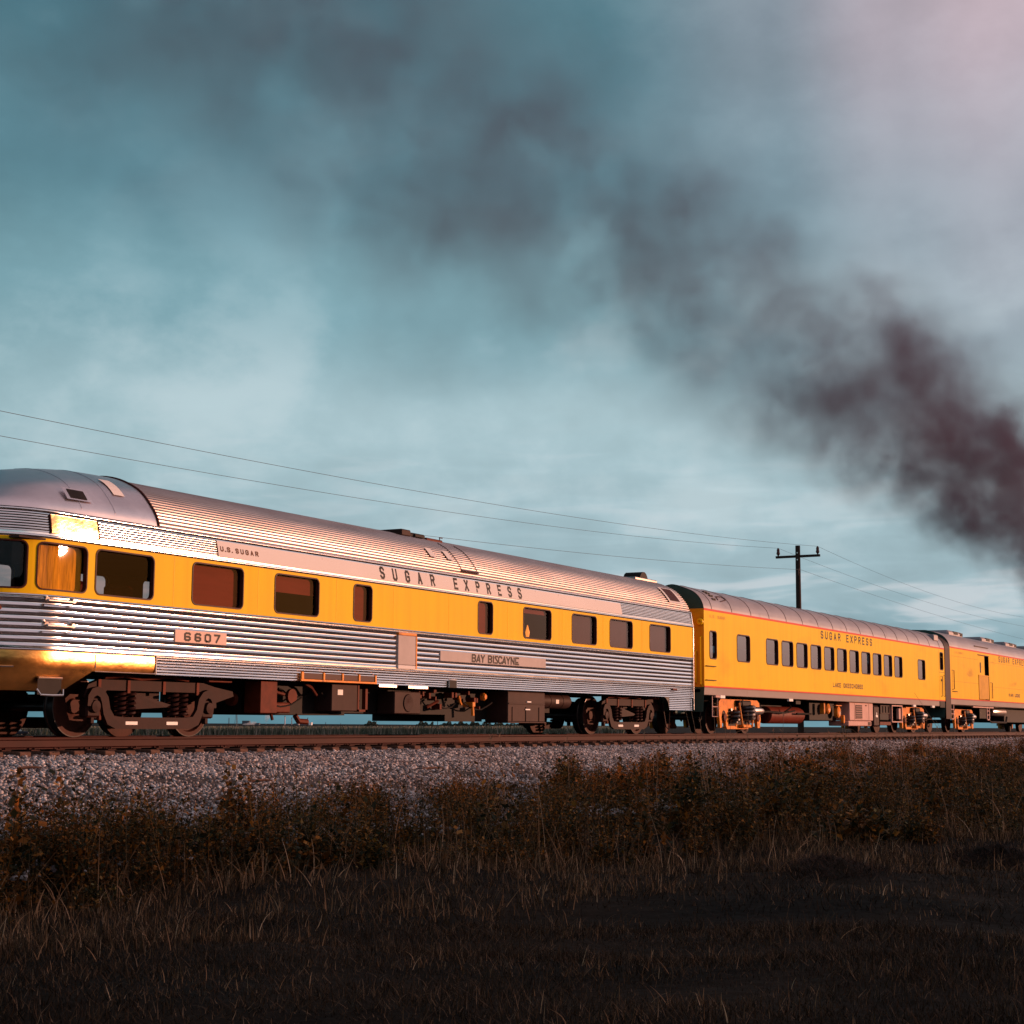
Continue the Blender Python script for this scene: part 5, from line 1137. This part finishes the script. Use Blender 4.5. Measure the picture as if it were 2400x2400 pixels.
def bsmoke(outn):
    t = nd('ShaderNodeTexCoord'); p = t.outputs['Object']
    nz = nd('ShaderNodeTexNoise'); nz.inputs['Scale'].default_value = .22; nz.inputs['Detail'].default_value = 3; L.new(p, nz.inputs[0])
    wv_ = nd('ShaderNodeVectorMath'); wv_.operation = 'SUBTRACT'; L.new(nz.outputs[1], wv_.inputs[0]); wv_.inputs[1].default_value = (.5, .5, .5)
    ws_ = nd('ShaderNodeVectorMath'); ws_.operation = 'SCALE'; L.new(wv_.outputs[0], ws_.inputs[0]); ws_.inputs['Scale'].default_value = 5.5
    wp = nd('ShaderNodeVectorMath'); wp.operation = 'ADD'; L.new(p, wp.inputs[0]); L.new(ws_.outputs[0], wp.inputs[1])
    s = nd('ShaderNodeSeparateXYZ'); L.new(wp.outputs[0], s.inputs[0]); s0 = nd('ShaderNodeSeparateXYZ'); L.new(p, s0.inputs[0])
    zc = mth('MULTIPLY', fcurve(s0.outputs[0], [(a, b/16) for a, b in SZ], SX0, SX1), 16.0)
    rd = mth('MULTIPLY', fcurve(s0.outputs[0], [(a, b/8) for a, b in SRR], SX0, SX1), 8.0)
    dy = mth('DIVIDE', s.outputs[1], rd); dz_ = mth('DIVIDE', mth('SUBTRACT', s.outputs[2], zc), rd)
    r2 = mth('SQRT', mth('ADD', mth('MULTIPLY', dy, dy), mth('MULTIPLY', dz_, dz_)))
    rad = ramp(r2, [(.30, 1.0), (1.02, 0.0)], 'EASE')
    n2_ = nd('ShaderNodeTexNoise'); n2_.inputs['Scale'].default_value = .19; n2_.inputs['Detail'].default_value = 7; n2_.inputs['Roughness'].default_value = .64
    mp_ = nd('ShaderNodeMapping'); mp_.inputs['Location'].default_value = (SOFF, 4.0, 2.0); mp_.inputs['Scale'].default_value = (.8, 1, 1); L.new(p, mp_.inputs[0]); L.new(mp_.outputs[0], n2_.inputs[0])
    cl_ = ramp(n2_.outputs[0], [(.42, .13), (.52, .34), (.61, .95)], 'EASE')
    amp = fcurve(s0.outputs[0], [(-6, 0), (.5, .0), (3, .16), (6.5, .34), (14, .29), (30, .25), (45, .40), (58, .85), (80, 1.2), (132, 1.0)], SX0, SX1)
    inside = ramp(mth('ADD', mth('MULTIPLY', mth('SUBTRACT', s0.outputs[2], zc), .1), .5), [(0, .8), (1, 1.0)]) if False else None
    low = mth('SUBTRACT', 1.15, mth('MULTIPLY', dz_, .55))
    n6 = nd('ShaderNodeTexNoise'); n6.inputs['Scale'].default_value = .62; n6.inputs['Detail'].default_value = 4; n6.inputs['Distortion'].default_value = .5; L.new(p, n6.inputs[0])
    cl_ = mth('MULTIPLY', cl_, ramp(n6.outputs[0], [(.38, .22), (.62, 1.5)], 'EASE'))
    d = mth('MULTIPLY', mth('MULTIPLY', mth('MULTIPLY', rad, cl_), amp), mth('MULTIPLY', low, SDENS))
    v_ = nd('ShaderNodeVolumePrincipled'); v_.inputs['Color'].default_value = (.125, .108, .165, 1); v_.inputs['Anisotropy'].default_value = 0.1
    L.new(d, v_.inputs['Density']); L.new(v_.outputs[0], outn.inputs['Volume'])
SOFF, SDENS = 0.0, .47
sm = smoke_mat('smoke', bsmoke); sm.cycles.volume_step_rate = .12
m = MB(); rows = []
for i in range(60):
    x = SX0 + (SX1-SX0)*i/59; z = np.interp(x, [a for a, b in SZ], [b for a, b in SZ]); r_ = np.interp(x, [a for a, b in SRR], [b for a, b in SRR])*(1.16+.07*math.sin(i*1.1))
    rows.append([(x, r_*math.cos(2*math.pi*k/24)*(1+.05*math.sin(k*2.1+i*.7)), z + r_*math.sin(2*math.pi*k/24)*(1+.05*math.sin(k*1.7+i*.9))) for k in range(24)])
m.grid(rows, True); m.add(rows[0], [tuple(range(23, -1, -1))]); m.add(rows[-1], [tuple(range(24))])
tag(m.build('smoke_plume', 'smoke', None, True, 180), 'long dark brown-grey smoke plume trailing back over the train roofs', 'smoke', kind='stuff')
def bsteam(outn):
    t = nd('ShaderNodeTexCoord'); nz = nd('ShaderNodeTexNoise'); nz.inputs['Scale'].default_value = .25; nz.inputs['Detail'].default_value = 3; L.new(t.outputs['Object'], nz.inputs[0])
    v_ = nd('ShaderNodeVolumePrincipled'); v_.inputs['Color'].default_value = (.95, .92, .92, 1); L.new(mth('MULTIPLY', ramp(nz.outputs[0], [(.35, 0.0), (.6, 1.0)]), .07), v_.inputs['Density']); L.new(v_.outputs[0], outn.inputs['Volume'])
st2 = smoke_mat('steam', bsteam); st2.cycles.volume_step_rate = .4
def steam(px, rng, segs, label):
    x, y = polar(px, rng); m = MB()
    m.grid([[(x + ux*ox + r_*math.cos(2*math.pi*k/14), y + uy*ox + r_*math.sin(2*math.pi*k/14), z) for k in range(14)] for z, r_, ox in segs], True); 
    e0 = [(x + ux*segs[0][2] + segs[0][1]*math.cos(2*math.pi*k/14), y + uy*segs[0][2] + segs[0][1]*math.sin(2*math.pi*k/14), segs[0][0]) for k in range(14)]; e1 = [(x + ux*segs[-1][2] + segs[-1][1]*math.cos(2*math.pi*k/14), y + uy*segs[-1][2] + segs[-1][1]*math.sin(2*math.pi*k/14), segs[-1][0]) for k in range(14)]
    m.add(e0, [tuple(range(13, -1, -1))]); m.add(e1, [tuple(range(14))]); tag(m.build('steam_plume', 'steam', None, True, 180), label, 'steam', 'steam plumes at the distant mill')
steam(631, 2985, [(-3, 1.5, 0), (2, 2.5, .5), (7, 4.5, 1.5), (12, 6, 3.5), (18, 8, 6), (26, 9, 9)], 'tall white steam column rising from the distant mill')
steam(590, 2980, [(-3.2, 12, 0), (-1, 11, 3), (1.0, 8, 8), (3, 4, 12)], 'low bank of white steam drifting in front of the distant mill block')
